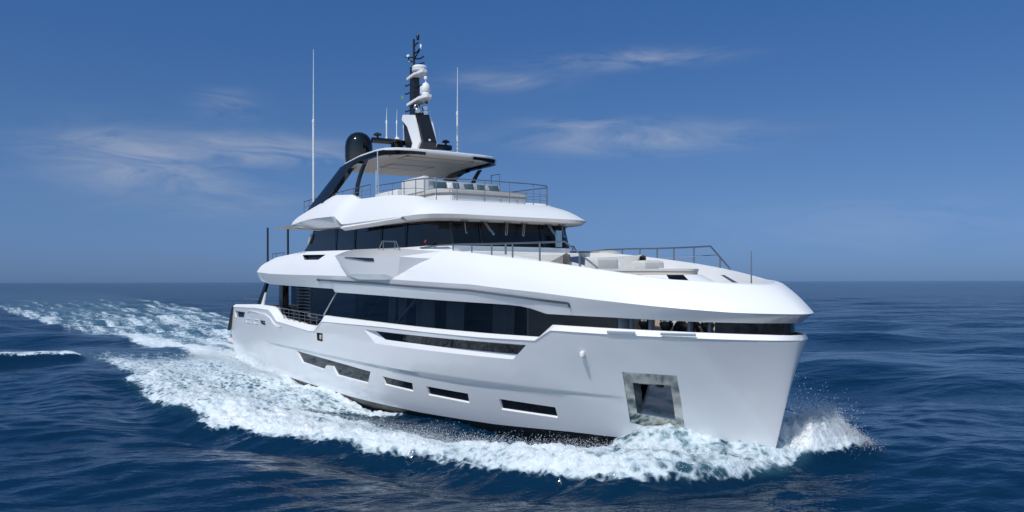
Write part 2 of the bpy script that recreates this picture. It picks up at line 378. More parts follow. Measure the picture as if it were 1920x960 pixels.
# cap rail along the bulwark (sloping outer chamfer, flat top, inner face)
bm = B()
xc = sorted(set([c[0] for c in CT]+[c[0] for c in CL]+list(np.linspace(-36.3, .4, 150)))); xc = [x for x in xc if x < .45]+[.5, .55, .6, .64, .67, .69, .705]+[]
def capx(x): return li(CL, x), li(CT, x)
def tipfix(x, z, inset):
    b = hb(STM*(z-.7)-x, z)
    return max(0, b-inset)
cap = []
for x in xc:
    zl, zt = capx(x); b = hb(STM*(zl-.7)-x, zl); st = min(1, max(0, (.72-x)/.8))**.7
    sl = .17*st*(1 if not (-27.5 < x < -20.5) else 1.3)
    cap.append([(x, -b, zl), (x, -(b+.025), zl+.012), (x, -max(0, b-sl), zt), (x, -max(0, b-sl-.16*st), zt), (x-(.35*max(0, (x+.6)/1.4) if x > -.6 else 0), -max(0, min(b-sl-.18*st, hb(max(0, STM*(zt-.5-.7)-x), zt-.5)-.22)), zt-.5)])
TX = STM*2.59
cap.append([(TX, 0, 3.29), (TX+.02, 0, 3.30), (TX-.03, 0, 3.42), (TX-.22, 0, 3.42), (TX-.5, 0, 2.92)])
loft(bm, cap); mirror(bm); weld(bm); obj('cap_rail', bm, 'white', hull, ang=25)
# decks inside the hull
def deck_outline(z, x0, x1, ins, n=50):
    xs = np.linspace(x0, x1, n); a = [(x, -max(.02, hb(STM*(z-.7)-x, z)-ins)) for x in xs]
    return a+[(x, -y) for x, y in a[::-1]]
bm = B(); slab(bm, deck_outline(2.1, -36.1, .1, .3), 2.02, 2.1); obj('main_deck', bm, 'deckm', hull)
# transom and swim platform
bm = B()
loft(bm, [[(-36.32, y, 3.3) for y in (-3.9, -2, 0, 2, 3.9)], [(-37.35, y, 1.85) for y in (-3.74, -2, 0, 2, 3.74)], [(-36.9, y, -1.2) for y in (-2.7, -1.4, 0, 1.4, 2.7)]])
obj('transom', bm, 'black', hull, ang=20)
for sgn in (1, -1):
    bm = B(); prism(bm, [(-36.25, 3.26), (-37.36, 1.82), (-37.22, 1.78), (-36.02, 3.26)], sgn*3.99, sgn*3.8, .02); obj('transom_edge_panel', bm, 'black', hull)
bm = B(); a = [(-36.8, -3.55), (-39.4, -3.5), (-40.0, -3.1), (-40.2, -1.5)]
slab(bm, a+[(x, -y) for x, y in a[::-1]], .62, 1.22, .05); box(bm, -39.6, -36.7, -3.3, 3.3, .1, .62, .05); sp = obj('swim_platform', bm, 'white', yacht)
bm = B(); slab(bm, [(x+.03, y*.97) for x, y in a]+[(x+.03, -y*.97) for x, y in a[::-1]], 1.224, 1.25); obj('teak_deck', bm, 'teak', sp)
bm = B(); tube(bm, [(-39.35, -3.535, .95), (-36.9, -3.58, .95)], .02); obj('rub_rail', bm, 'rail', sp)
# stern fairleads: two outlined pads and one dark opening
for (xa, xb, m_) in ((-33.1, -32.0, 'hullw'), (-31.3, -30.3, 'hullw'), (-30.0, -29.1, 'blackm')):
    for sgn in (1, -1):
        bm = B()
        if m_ == 'hullw':
            for z in (2.46, 2.68): tube(bm, [hp(x, z, .01)*1 for x in np.linspace(xa+.1, xb-.1, 5)], .022)
            tube(bm, [hp(xa+.1, 2.68, .01), hp(xa, 2.60, .01), hp(xa, 2.52, .01), hp(xa+.1, 2.46, .01)], .022)
        else: reveal(bm, lambda x, z, o: hp(x, z, .012+o*.2), [(xa, 2.68), (xa+.15, 2.5), (xb, 2.46), (xb, 2.68)], [(xa+.4, 2.6)]*1+[(xa+.45, 2.58)]+[(xb-.1, 2.56), (xb-.1, 2.6)], .02)
        if sgn < 0:
            for v in bm.verts: v.co.y *= -1
        obj('fairlead', bm, m_, hull)
# sculpted ridge on the stern quarter
bm = B(); rl = [(-32.6, 3.03), (-31.9, 3.12), (-28.9, 3.05), (-28.1, 2.9), (-27.3, 2.58), (-26.4, 2.5)]
for k, dz in enumerate((0,)):
    loft(bm, [[hp(x, z+.035, .003) for x, z in rl], [hp(x, z, .05) for x, z in rl], [hp(x-.1, z-.10, .002) for x, z in rl]])
pair('quarter_ridge', bm, 'hullw', hull, ang=20)
# steel roller plates set in the cap forward
for (xa, xb) in ((-3.0, -2.25), (-1.65, -.88)):
    for sgn in (1, -1):
        bm = B(); xs = np.linspace(xa, xb, 6)
        loft(bm, [[hp(x, 3.375, .022) for x in xs], [hp(x, 3.375, .034) for x in xs], [hp(x, 3.43, .02) for x in xs], [hp(x, 3.45, -.02) for x in xs]])
        if sgn < 0:
            for v in bm.verts: v.co.y *= -1
        obj('roller_fairlead', bm, 'stripe', hull, ang=20)

# ------------------------------------------------------------------ upper deck band (bulwark of the upper deck with its overhang)
GRV = [(-20.3, 4.79), (-15, 4.67), (-7.9, 4.44), (-4.0, 4.12)]
bxs = list(np.linspace(-30.5, -6, 80))+list(np.linspace(-5.8, -.5, 40))
def tipd(x, tip): return max(0, tip-x)
def t_of(x, tip): return math.sqrt(max(0, tip-x))
NB = 130
us = [ (i/(NB-1)) for i in range(NB)]       # shared parameter: u -> distance behind each edge's own tip
def edge_pt(kind, u):
    tip, bf, zt = {'K': (.84, knb, KZ), 'L': (.54, lob, LZ), 'U': (-.1, upb, UZ)}[kind]
    end = {'K': -31.3, 'L': -31.3, 'U': -30.9}[kind]
    x = tip-(u*u)*(tip-end)
    if u < 1e-6: x = tip
    y = bf(x); z = li(zt, x)
    e = max(0, (-x-29.6)/1.7)              # the aft corner turns inboard
    y -= 1.2*e**2.2
    return Vector((x, -y, z))
# extra stations where the lower edge steps
for xx in (-18.95, -18.7, -5.9, -5.5, -4.95): us.append(math.sqrt((.54-xx)/(.54+31.3)))
us = sorted(us)
bm = B()
L_ = [edge_pt('L', u) for u in us]; K_ = [edge_pt('K', u) for u in us]; U_ = [edge_pt('U', u) for u in us]
loft(bm, [L_, [a.lerp(b, .5)+Vector((0, -.015, 0)) for a, b in zip(L_, K_)], K_])
mirror(bm); weld(bm); band = obj('upper_bulwark', bm, 'hullw', yacht, ang=25)
# lit upper face with the eye shaped opening, built in (u, v)
def band_face(u, v):
    k, q_ = edge_pt('K', u), edge_pt('U', u); p = k.lerp(q_, v); bul = .10*math.sin(math.pi*v)*min(1, .08+u*1.6)
    bow = max(0, 1-u/.35)
    return p+Vector((bow*.03*math.sin(math.pi*v), -bul*.6*min(1, u*5), bul*.5+bow*.02*math.sin(math.pi*v)))
def uvof(x, z):
    u = math.sqrt((.84-x)/(.84+31.3))
    for _ in range(6):
        k, q_ = edge_pt('K', u), edge_pt('U', u); v = (z-k.z)/(q_.z-k.z); p = k.lerp(q_, v); u += (p.x-x)/64/max(u, .1)
    return (u, v)
EYE = [uvof(-23.67, 5.94), uvof(-20.53, 5.86), uvof(-20.99, 5.62), uvof(-22.82, 5.66)]
bm = B(); panel(bm, band_face, [(.6, 0), (.9333333, 0), (.9333333, 1), (.6, 1)], [EYE], .02, .12, dens_o=.0333333, dens_h=.02)
loft(bm, [[band_face(u, k/30) for k in range(31)] for u in np.linspace(0, .6, 46)])
loft(bm, [[band_face(u, k/30) for k in range(31)] for u in np.linspace(.9333333, 1, 12)])
mirror(bm); weld(bm, .004); obj('bulwark_topside', bm, 'white', band, ang=30)
for sgn in (1, -1):
    bm = B(); E2 = shrink(EYE, (.12, .15)); n = 4
    for i in range(n):
        a, b, c, d = EYE[i], EYE[(i+1) % n], E2[(i+1) % n], E2[i]
        off = Vector((0, .18, 0))
        for j in range(6):
            f0, f1 = j/6, (j+1)/6
            P = [band_face(lerp(a[0], b[0], f0), lerp(a[1], b[1], f0)), band_face(lerp(a[0], b[0], f1), lerp(a[1], b[1], f1)), band_face(lerp(d[0], c[0], f1), lerp(d[1], c[1], f1))+off, band_face(lerp(d[0], c[0], f0), lerp(d[1], c[1], f0))+off]
            bm.faces.new([bm.verts.new(p) for p in P])
    weld(bm)
    if sgn < 0:
        for v in bm.verts: v.co.y *= -1
    fr = obj('fairlead_opening', bm, 'bsteel', band, ang=20)
    bm = B(); poly3(bm, [band_face(*p)+Vector((0, .17, 0)) for p in E2])
    if sgn < 0:
        for v in bm.verts: v.co.y *= -1
    obj('fairlead_back', bm, 'blackm', band)
# bulwark cap, inner face, soffit
bm = B()
def inn(p, d, dz, x_off=0):
    y = min(0, p.y+d); return Vector((p.x-(.25*max(0, 1-abs(p.y)/1.6) if d else 0)+x_off+(d*max(0, (-p.x-29.4)/1.3)), y, p.z+dz))
capo = U_; capm = [inn(p, .04, .035) for p in U_]; capi = [inn(p, .20, .035) for p in U_]
inner = [Vector((p.x, min(0, p.y+.07), min(p.z-.1, max(4.42, 4.42+(-p.x-6)*.12) if p.x > -12 else 4.98))) for p in capi]
loft(bm, [capo, capm, capi, inner]); mirror(bm); weld(bm); obj('bulwark_cap', bm, 'white', band, ang=40)
bm = B()
def glb(x): return plan(.34-x, 14, 2.3, .58)*aft(x, 3.86)
sof = [Vector((min(p.x, .32), -min(-p.y, max(0, glb(p.x)-.05)), p.z+.02)) for p in L_]
loft(bm, [L_, [p+Vector((0, .04, .015)) if p.y < -.04 else p+Vector((-.03, 0, .015)) for p in L_], sof]); mirror(bm); weld(bm)
obj('overhang_soffit', bm, 'offw', band)
bm = B(); xg = np.linspace(-20.2, -4.05, 70)
def bside(x, z, o):      # on the shaded face between L and K
    yl, yk, zl, zk = lob(x), knb(x), li(LZ, x), li(KZ, x); f_ = (z-zl)/(zk-zl); return Vector((x, -(lerp(yl, yk, f_)+.015+o), z))
loft(bm, [[bside(x, li(GRV, x)+.035, .012) for x in xg], [bside(x, li(GRV, x)+.03, .03) for x in xg], [bside(x, li(GRV, x)-.03, .03) for x in xg], [bside(x, li(GRV, x)-.035, .010) for x in xg]])
tube(bm, [bside(-4.05, 4.13, .02), bside(-4.05, 4.03, .02)], .03); tube(bm, [bside(-20.35, 4.79, .02), bside(-20.15, 4.785, .02)], .05)
pair('side_slot', bm, 'rail', band)
bm = B()
# aft closing of the band: stern edge across the beam, and the upper deck floor
e0, e1, e2 = edge_pt('L', 1), edge_pt('K', 1), edge_pt('U', 1)
rows = []
for p in (e0, e1, e2): rows.append([Vector((p.x-.25*(1-(yy/p.y)**2), yy, p.z)) for yy in np.linspace(p.y, -p.y, 12)])
loft(bm, rows); obj('aft_overhang_face', bm, 'hullw', band, ang=25)
bm = B()
a = [(x, -max(.02, min(upb(x)+.1, lob(x)-.1))) for x in np.linspace(-29.8, -6.5, 40)]
slab(bm, a+[(x, -y) for x, y in a[::-1]], 4.72, 4.95); ud = obj('upper_deck', bm, 'deckm', yacht)
bm = B()
a = [(x, -max(.02, min(upb(x)-.1, lob(x)-.1))) for x in np.linspace(-6.6, -.15, 40)]
a = [(x, y if not -3.9 < x < -.45 else min(-.02, y+1.1)) for x, y in a]  # hidden gap in the floor, added to let sunlight into the mooring deck
slab(bm, a+[(x, -y) for x, y in a[::-1]], 4.20, 4.42); fd = obj('foredeck_well', bm, 'deckm', yacht)
# bridge wing pods
for sgn in (1, -1):
    bm = B()
    t1, t2, t3, tf = (-17.85, -4.47, 5.74), (-13.2, -4.52, 5.60), (-11.9, -4.40, 5.55), (-10.3, -3.86, 5.44)
    b1, b2, b3, b4 = (-16.85, -4.37, 4.95), (-15.5, -4.40, 4.79), (-13.0, -4.40, 4.77), (-12.4, -4.28, 4.80)
    m1, m2 = (-15.9, -4.47, 5.0), (-12.95, -4.47, 4.96)
    u1, u2, u3 = (-17.6, -3.78, 6.0), (-14.0, -3.74, 5.93), (-9.8, -3.50, 5.74)
    i1, i2, i3 = (-17.6, -3.62, 6.0), (-14, -3.58, 5.93), (-10.2, -3.5, 5.86)
    k1 = (-18.5, -3.85, 5.93)
    V = {k: bm.verts.new(p) for k, p in dict(t1=t1, t2=t2, t3=t3, tf=tf, b1=b1, b2=b2, b3=b3, b4=b4, m1=m1, m2=m2, u1=u1, u2=u2, u3=u3, i1=i1, i2=i2, i3=i3, k1=k1).items()}
    for f_ in ('t1 t2 m2 m1', 't2 t3 b4 m2', 't3 tf b4', 'm1 m2 b3 b2', 'm2 b4 b3', 't1 m1 b1', 'm1 b2 b1', 't1 u1 u2 t2', 't2 u2 u3', 't2 u3 t3', 't3 u3 tf', 'u1 i1 i2 u2', 'u2 i2 i3 u3', 't1 k1 u1', 't1 b1 k1'):
        bm.faces.new([V[k] for k in f_.split()])
    bmesh.ops.recalc_face_normals(bm, faces=bm.faces)
    if sgn < 0:
        for v in bm.verts: v.co.y *= -1
    pod = obj('bridge_wing', bm, 'hullw', yacht, ang=12)
    bm = B(); prism(bm, [(-16.75, 5.67), (-13.9, 5.55), (-13.85, 5.44), (-14.5, 5.47)], -4.525*sgn, -4.40*sgn); obj('side_slot', bm, 'blackm', pod)
    bm = B(); tube(bm, [(-14.7, -3.95*sgn, 5.9), (-14.42, -3.95*sgn, 6.19), (-13.2, -3.95*sgn, 6.13), (-12.95, -3.95*sgn, 5.85)], .022)
    tube(bm, [(-14.3, -3.95*sgn, 6.17), (-14.3, -3.95*sgn, 5.85)], .018); tube(bm, [(-13.3, -3.95*sgn, 6.12), (-13.3, -3.95*sgn, 5.85)], .018); obj('grab_rail', bm, 'rail', pod)

# ------------------------------------------------------------------ main deck house glazing
house = bpy.data.objects.new('main_deck_house', None); COL.objects.link(house); house.parent = yacht
def gside(x, z, o=0): return Vector((x, -(glb(x)+o), z))
bm = B(); xs = np.linspace(-19.9, -2.95, 90)
gtop = lambda x: li(LZ, x)+.03
def slant(x): return x
loft(bm, [[gside(max(x, lerp(-20.75, -19.05, v)), lerp(3.0, gtop(max(x, -19)), v)) for x in xs] for v in np.linspace(0, 1, 6)])
g = bm; pair('saloon_glass', bm, 'sglass', house)
bm = B(); xs = [x for x in (.34-np.linspace(0, 1, 26)**2*1.05)]
loft(bm, [[gside(x, z) for x in xs] for z in (3.0, 3.4, 3.75)]); mirror(bm); weld(bm); obj('bow_glass_band', bm, 'glass', house)
bm = B()
for (a, b, wd) in (((-20.81, 3.22), (-19.12, 4.32), .05),):
    loft(bm, [[gside(a[0]-wd, a[1], .02), gside(b[0]-wd, b[1], .02)], [gside(a[0]-wd, a[1], .05), gside(b[0]-wd, b[1], .05)], [gside(a[0]+wd, a[1], .05), gside(b[0]+wd, b[1], .05)], [gside(a[0]+wd, a[1], .02), gside(b[0]+wd, b[1], .02)]])
pair('slanted_strut', bm, 'stripe', house, ang=20)
for (a, b, wd, m_, o) in (((-13.55, 3.18), (-11.80, 4.18), .09, 'stripe', -.03), ((-17.3, 3.1), (-15.6, 4.2), .36, 'black', -.10)):
    bm = B()
    loft(bm, [[gside(a[0]-wd, a[1], o-.1), gside(b[0]-wd, b[1], o-.1)], [gside(a[0]-wd, a[1], o), gside(b[0]-wd, b[1], o)], [gside(a[0]+wd, a[1], o), gside(b[0]+wd, b[1], o)], [gside(a[0]+wd, a[1], o-.1), gside(b[0]+wd, b[1], o-.1)]])
    pair('inner_brace', bm, m_, house, ang=20)
for (xa, xb) in ((-14.95, -14.3), (-14.0, -13.4), (-12.6, -11.3), (-10.5, -9.4), (-7.9, -6.9)):
    for sgn in (1, -1):
        bm = B(); xx = np.linspace(xa, xb, 26)
        loft(bm, [[(x+(.06 if z > 4 else 0), -sgn*(glb(x)-.38+.035*math.sin(x*38)), z) for x in xx] for z in (2.2, 3.2, 4.25)]); obj('curtain', bm, 'curtain', house, ang=60)
bm = B()
a = [(x, -max(.02, glb(x)-.7)) for x in np.linspace(-18.6, -6.2, 30)]
slab(bm, a+[(x, -y) for x, y in a[::-1]], 2.12, 4.3); obj('saloon_core', bm, 'dark', house)
# aft glass wall with louvres
for sgn in (1, -1):
    bm = B(); box(bm, -27.6, -19.0, -3.12*sgn-.03, -3.12*sgn+.03, 2.12, 4.6); obj('aft_side_glass', bm, 'glass', house)
    bm = B()
    for k in range(8): box(bm, -26.5, -24.5, -3.18*sgn-.03, -3.18*sgn+.03, 3.25+k*.155, 3.31+k*.155, .01)
    obj('louvre_panel', bm, 'rail', house, ang=30)
    bm = B(); box(bm, -27.5, -26.85, -3.66*sgn-.16, -3.66*sgn+.16, 2.1, 4.6, .02); obj('aft_post', bm, 'black', house)
    bm = B(); prism(bm, [(-29.6, 4.75), (-29.95, 4.75), (-31.75, 3.4), (-30.9, 3.4)], -3.72*sgn-.07, -3.72*sgn+.07, .02); obj('slanted_post', bm, 'black', house)
    bm = B(); prism(bm, [(-29.75, 4.15), (-29.95, 4.15), (-30.75, 3.4), (-30.2, 3.4)], -3.80*sgn-.03, -3.80*sgn+.03, .01); obj('post_fin', bm, 'white', house)
    # rail in the bulwark cut-out
    bm = B(); rp = lambda x, k: (x, -sgn*(hb(.275*2.3-x, 3)-.22), lerp(2.86, li([(-27.3, 3.42), (-20.7, 3.24)], x), k))
    for k in (1, .66, .33): tube(bm, [rp(x, k) for x in np.linspace(-27.4 if k == 1 else -26.6, -20.7 if k == 1 else -21.4, 8)], .022 if k == 1 else .012, 6)
    for x in np.linspace(-26.4, -21.6, 7): tube(bm, [rp(x, -.1), rp(x, 1)], .018, 6)
    obj('side_deck_rail', bm, 'rail', house)
    bm = B()
    for k in range(5): tube(bm, [(-35.2+k*.9, -3.6*sgn, 3.4), (-35.2+k*.9, -3.6*sgn, 3.75)], .015, 6)
    tube(bm, [(-35.2, -3.6*sgn, 3.75), (-31.6, -3.6*sgn, 3.78)], .018, 6); obj('stern_rail', bm, 'rail', house)
bm = B(); box(bm, -24.4, -24.3, -3.1, 3.1, 2.1, 4.6); obj('aft_bulkhead', bm, 'glass', house)
# mooring deck seen through the slit: walls, posts, winches
moor = bpy.data.objects.new('mooring_station', None); COL.objects.link(moor); moor.parent = yacht
bm = B(); slab(bm, deck_outline(3.0, -6.2, .1, .35, 30), 2.62, 2.7); obj('mooring_deck', bm, 'deckm', moor)
bm = B(); box(bm, -6.2, -6.1, -3.1, 3.1, 2.7, 3.95); obj('forward_bulkhead', bm, 'offw', moor)
for sgn in (1, -1):
    for (xa, xb, m_, zt_, ins) in ((-3.0, -2.55, 'beige', 3.95, 1.33), (-2.55, -1.95, 'white', 3.95, 1.28), (-1.95, -1.2, 'offw', 3.95, 1.38), (-1.9, -1.45, 'white', 3.36, .85), (-1.2, -.6, 'beige', 3.95, 1.23), (-1.15, -.75, 'white', 3.34, .6)):
        xx = np.linspace(xa, xb, 6); bm = B(); loft(bm, [[(x, -sgn*(glb(x)-ins), z) for x in xx] for z in (2.7, zt_)]); obj('inner_wall', bm, m_, moor)
for x, dy in ((-2.83, -.30), (-2.32, -.30), (-1.42, -.34), (-1.0, -.36)):
    for sgn in (1, -1):
        y = -(glb(x)+dy)*sgn; bm = B(); box(bm, x-.045, x+.045, y-.06, y+.06, 2.7, 3.9, .01); obj('support_post', bm, 'bluepost', moor)
for x, dy in ((-2.62, -.5), (-1.15, -.5), (-2.05, -.45)):
    for sgn in (1, -1):
        y = -(glb(x)+dy)*sgn; bm = B(); lathe(bm, (x, y, 2.7), [(.20, 0), (.20, .45), (.12, .55), (.10, .75), (.17, .88), (.18, .95), (.08, 1.0)], 18)
        obj('capstan', bm, 'blackm', moor); bm = B(); lathe(bm, (x, y, 3.7), [(.16, -.02), (.17, .03), (.05, .07)], 18); obj('capstan_head', bm, 'steel', moor)
for sgn in (1, -1):
    x = -1.75; y = -(glb(x)-.75)*sgn; bm = B(); lathe(bm, (x, y, 3.45), [(.08, -.3), (.26, -.26), (.26, -.20), (.12, -.16), (.12, .16), (.26, .2), (.26, .26), (.08, .3)], 20, 'x'); tube(bm, [(x, y, 2.7), (x, y, 3.4)], .09); obj('winch', bm, 'blackm', moor)
    bm = B(); lathe(bm, (x, y, 3.45), [(.10, .3), (.14, .36), (.03, .4)], 16, 'x'); obj('winch_drum', bm, 'steel', moor)
bm = B(); box(bm, -3.02, -2.92, -(glb(-3)-.02)-.0, -(glb(-3)-.5), 3.2, 3.85); pair('bulkhead_edge', bm, 'bluepost', moor)

# ------------------------------------------------------------------ wheelhouse (upper deck house)
wh = bpy.data.objects.new('wheelhouse', None); COL.objects.link(wh); wh.parent = yacht
WP = [(-11.62, 0), (-11.66, -1.4), (-11.74, -2.4), (-12.0, -2.82), (-12.6, -3.08), (-14, -3.14), (-18, -3.16), (-22, -3.16), (-24.7, -3.12)]
def whp(z, top=0):
    o = []
    for i, (x, y) in enumerate(WP):
        dx = -.28*top if i < 5 else 0
        if i == len(WP)-1: x = lerp(-26.1, -24.35, top)
        o.append((x+dx, y*(1-.01*top), z if i < 8 else z))
    return o
def ring(z, top): a = whp(z, top); return a+[(x, -y, zz) for x, y, zz in a[::-1][:-1]][:len(a)-1]
def ring_(z, top):
    a = whp(z, top); b = [(x, -y, zz) for x, y, zz in a[1:]][::-1]
    return b+a
bm = B(); loft(bm, [ring_(5.97, 0), ring_(6.3, .35), ring_(6.6, .7), ring_(7.1, 1.0)])
whg = obj('wheelhouse_glass', bm, 'glass', wh, ang=18)
bm = B(); loft(bm, [[(x+(.05 if i else 0), y*1.005, z) for i, (x, y, z) in enumerate(ring_(4.6, 0))], ring_(5.97, 0)]); obj('wheelhouse_base', bm, 'white', wh, ang=18)
bm = B()
a0, a1 = whp(5.6, 0)[-1], whp(7.1, 1)[-1]
poly3(bm, [(a0[0], -3.1, 5.0), (a0[0], 3.1, 5.0), (a1[0], 3.1, 7.15), (a1[0], -3.1, 7.15)]); obj('aft_door_glass', bm, 'glass', wh)
for (x, y, w_) in ((-11.78, -2.45, .05), (-11.66, -1.35, .02), (-11.64, 1.35, .02), (-11.78, 2.45, .05)):
    bm = B(); tube(bm, [(x+.05, y*1.0, 5.98), (x-.23, y*.99, 6.85)], w_, 6); obj('mullion', bm, 'blackm', wh)
for x in (-14.1, -16.3, -19.0, -21.2):
    for sgn in (1, -1):
        bm = B(); box(bm, x-.03, x+.03, -3.175*sgn-.012, -3.175*sgn+.012, 5.97, 7.05); obj('mullion', bm, 'blackm', wh)
# lighter interior frames behind the side glass show as pale uprights
for sgn in (1, -1):
    bm = B(); prism(bm, [(-24.95, 6.55), (-24.75, 6.55), (-24.35, 7.0), (-24.55, 7.0)], -3.17*sgn-.02, -3.17*sgn+.02); obj('aft_frame_trim', bm, 'beige', wh)
bm = B(); box(bm, -11.56, -11.50, 1.82, 2.10, 6.0, 6.62, .01); obj('sky_view_panel', bm, 'bluep', wh)  # blue box painted as the sky seen through the port glass
# wipers hanging from the brow
for (y0, y1, dbl) in ((-2.04, -2.12, 0), (-1.23, -1.0, 1), (-.26, -.46, 1), (.49, .28, 1), (1.57, 1.76, 1), (2.2, 2.12, 0)):
    bm = B(); o = .035 if dbl else 0
    xw = -11.42
    tube(bm, [(xw-.25, y0-o, 6.86), (xw-.12, lerp(y0, y1, .5)-o, 6.6), (xw, y1-o, 6.40)], .012, 5)
    if dbl: tube(bm, [(xw-.25, y0+o, 6.86), (xw-.12, lerp(y0, y1, .5)+o, 6.6), (xw, y1+o, 6.40)], .012, 5)
    tube(bm, [(xw, y1-o, 6.40), (xw+.02, y1+.01, 6.36), (xw, y1+.05, 6.42)], .016, 5)
    obj('wiper', bm, 'steel', wh); bm = B(); box(bm, xw-.3, xw-.16, y0-.13, y0+.13, 6.82, 6.87, .01); obj('wiper_motor', bm, 'rail', wh)
bm = B(); prism(bm, [(-12.42, 6.07), (-12.33, 6.07), (-12.26, 6.17), (-12.34, 6.16)], -3.24, -3.22); obj('pennant', bm, 'red', wh)

# ------------------------------------------------------------------ roof brow with the sundeck on top
roof = bpy.data.objects.new('sundeck', None); COL.objects.link(roof); roof.parent = yacht
R2 = [(-11.15, 0, 7.02), (-11.17, -1.6, 7.02), (-11.28, -2.6, 7.03), (-11.55, -3.25, 7.03), (-12.1, -3.66, 7.02), (-13, -3.72, 7.02), (-14.5, -3.73, 7.04), (-16.5, -3.73, 7.07), (-19.05, -3.72, 7.10), (-19.95, -3.72, 7.50), (-21.8, -3.72, 7.56), (-23.6, -3.70, 7.58), (-25.8, -3.6, 7.52), (-26.6, -3.45, 7.50)]
R1 = [(-11.28, 0, 6.90), (-11.30, -1.6, 6.90), (-11.4, -2.5, 6.90), (-11.65, -3.1, 6.90), (-12.15, -3.50, 6.89), (-13, -3.55, 6.88), (-14.5, -3.55, 6.90), (-16.5, -3.55, 6.94), (-19.05, -3.5, 7.0), (-19.95, -3.38, 7.06), (-21.8, -3.34, 7.12), (-23.6, -3.32, 7.2), (-25.8, -3.3, 7.36), (-26.6, -3.3, 7.42)]
R0 = [(-11.98, 0, 6.83), (-12.0, -1.4, 6.83), (-12.05, -2.3, 6.83), (-12.3, -2.75, 6.84), (-12.8, -3.0, 6.85), (-13.2, -3.08, 6.86), (-14.5, -3.08, 6.88), (-16.5, -3.1, 6.93), (-19.05, -3.1, 7.0), (-19.95, -3.1, 7.03), (-21.8, -3.1, 7.08), (-23.6, -3.08, 7.14), (-25.8, -2.9, 7.3), (-26.6, -2.9, 7.38)]
R3 = [(-12.72, 0, 7.68), (-12.72, -1.2, 7.67), (-12.75, -1.9, 7.66), (-12.85, -2.4, 7.66), (-13.15, -2.72, 7.69), (-13.7, -2.86, 7.84), (-14.9, -2.9, 7.99), (-16.5, -2.92, 8.11), (-19.05, -2.92, 8.20), (-19.95, -2.9, 8.47), (-21.9, -2.88, 8.63), (-23.5, -2.9, 8.48), (-25.7, -3.0, 8.10), (-26.7, -3.1, 7.80)]
def refine(r, k=4):
    o = []
    for i in range(len(r)-1):
        p0 = Vector(r[max(0, i-1)]) if i else Vector((r[1][0], -r[1][1], r[1][2])); p1, p2 = Vector(r[i]), Vector(r[i+1]); p3 = Vector(r[min(len(r)-1, i+2)])
        for j in range(k):
            t = j/k
            if 7 <= i <= 9: o.append(p1.lerp(p2, t)); continue
            t2, t3 = t*t, t*t*t
            o.append(.5*((2*p1)+(-p0+p2)*t+(2*p0-5*p1+4*p2-p3)*t2+(-p0+3*p1-3*p2+p3)*t3))
    o.append(Vector(r[-1])); return o
r0, r1, r2, r3 = map(refine, (R0, R1, R2, R3))
def bulge(a, b, v, k): 
    p = a.lerp(b, v); n = Vector((.25 if p.y > -2.9 else 0, -.5, .8)); n = Vector((.6*max(0, 1-abs(p.y)/3.4), -.45*min(1, abs(p.y)/3), .75)); return p+n*k*math.sin(math.pi*v)
bm = B(); loft(bm, [r2]+[[bulge(a, b, v, .11) for a, b in zip(r2, r3)] for v in (.15, .3, .45, .6, .75, .88)]+[r3, [p+Vector((-.1 if abs(p.y) < 2.7 else 0, .14 if abs(p.y) > 2 else .0, .0)) for p in r3], [p+Vector((-.1 if abs(p.y) < 2.7 else 0, .16 if abs(p.y) > 2 else 0, -.5)) for p in r3]])
for p_ in bm.verts:
    if p_.co.y > 0: p_.co.y = 0
mirror(bm); weld(bm, .003); brow = obj('roof_brow', bm, 'white', roof, ang=24)
bm = B(); loft(bm, [r2, r1]); mirror(bm); weld(bm, .003); obj('brow_fascia', bm, 'hullw', roof, ang=24)
bm = B(); loft(bm, [r1, r0]); mirror(bm); weld(bm, .003); obj('brow_soffit', bm, 'offw', roof, ang=24)
bm = B(); rr = [(x-.0, y, 7.45) for x, y, z in R3]; a = [(x, y) for x, y, z in rr]; a = a[1:]
slab(bm, a[::-1]+[(x, -y) for x, y in a], 7.36, 7.46); obj('sundeck_floor', bm, 'deckm', roof)
bm = B(); loft(bm, [[(-26.6, y, 7.45) for y in (-3.2, 0, 3.2)], [(-26.7, y, 7.8) for y in (-3.1, 0, 3.1)]]); obj('aft_roof_edge', bm, 'white', roof)
# lip strip along the side under the knuckle
bm = B(); loft(bm, [[(x, -3.60, z+.09) for x, z in ((-13.2, 7.0), (-16, 6.99), (-19.1, 7.0))], [(x, -3.78, z+.02) for x, z in ((-13.2, 6.95), (-16, 6.93), (-19.1, 6.93))], [(x, -3.55, z-.08) for x, z in ((-13.2, 6.93), (-16, 6.92), (-19.1, 6.92))]]); pair('drip_lip', bm, 'white', roof, ang=20)
bm = B(); lathe(bm, (-22.9, -3.12, 8.33), [(.02, -.12), (.07, -.1), (.05, .0), (.09, .1), (.02, .12)], 10, 'x'); tube(bm, [(-22.9, -3.1, 8.3), (-22.9, -2.95, 8.25)], .03); obj('deck_floodlight', bm, 'blackm', roof)
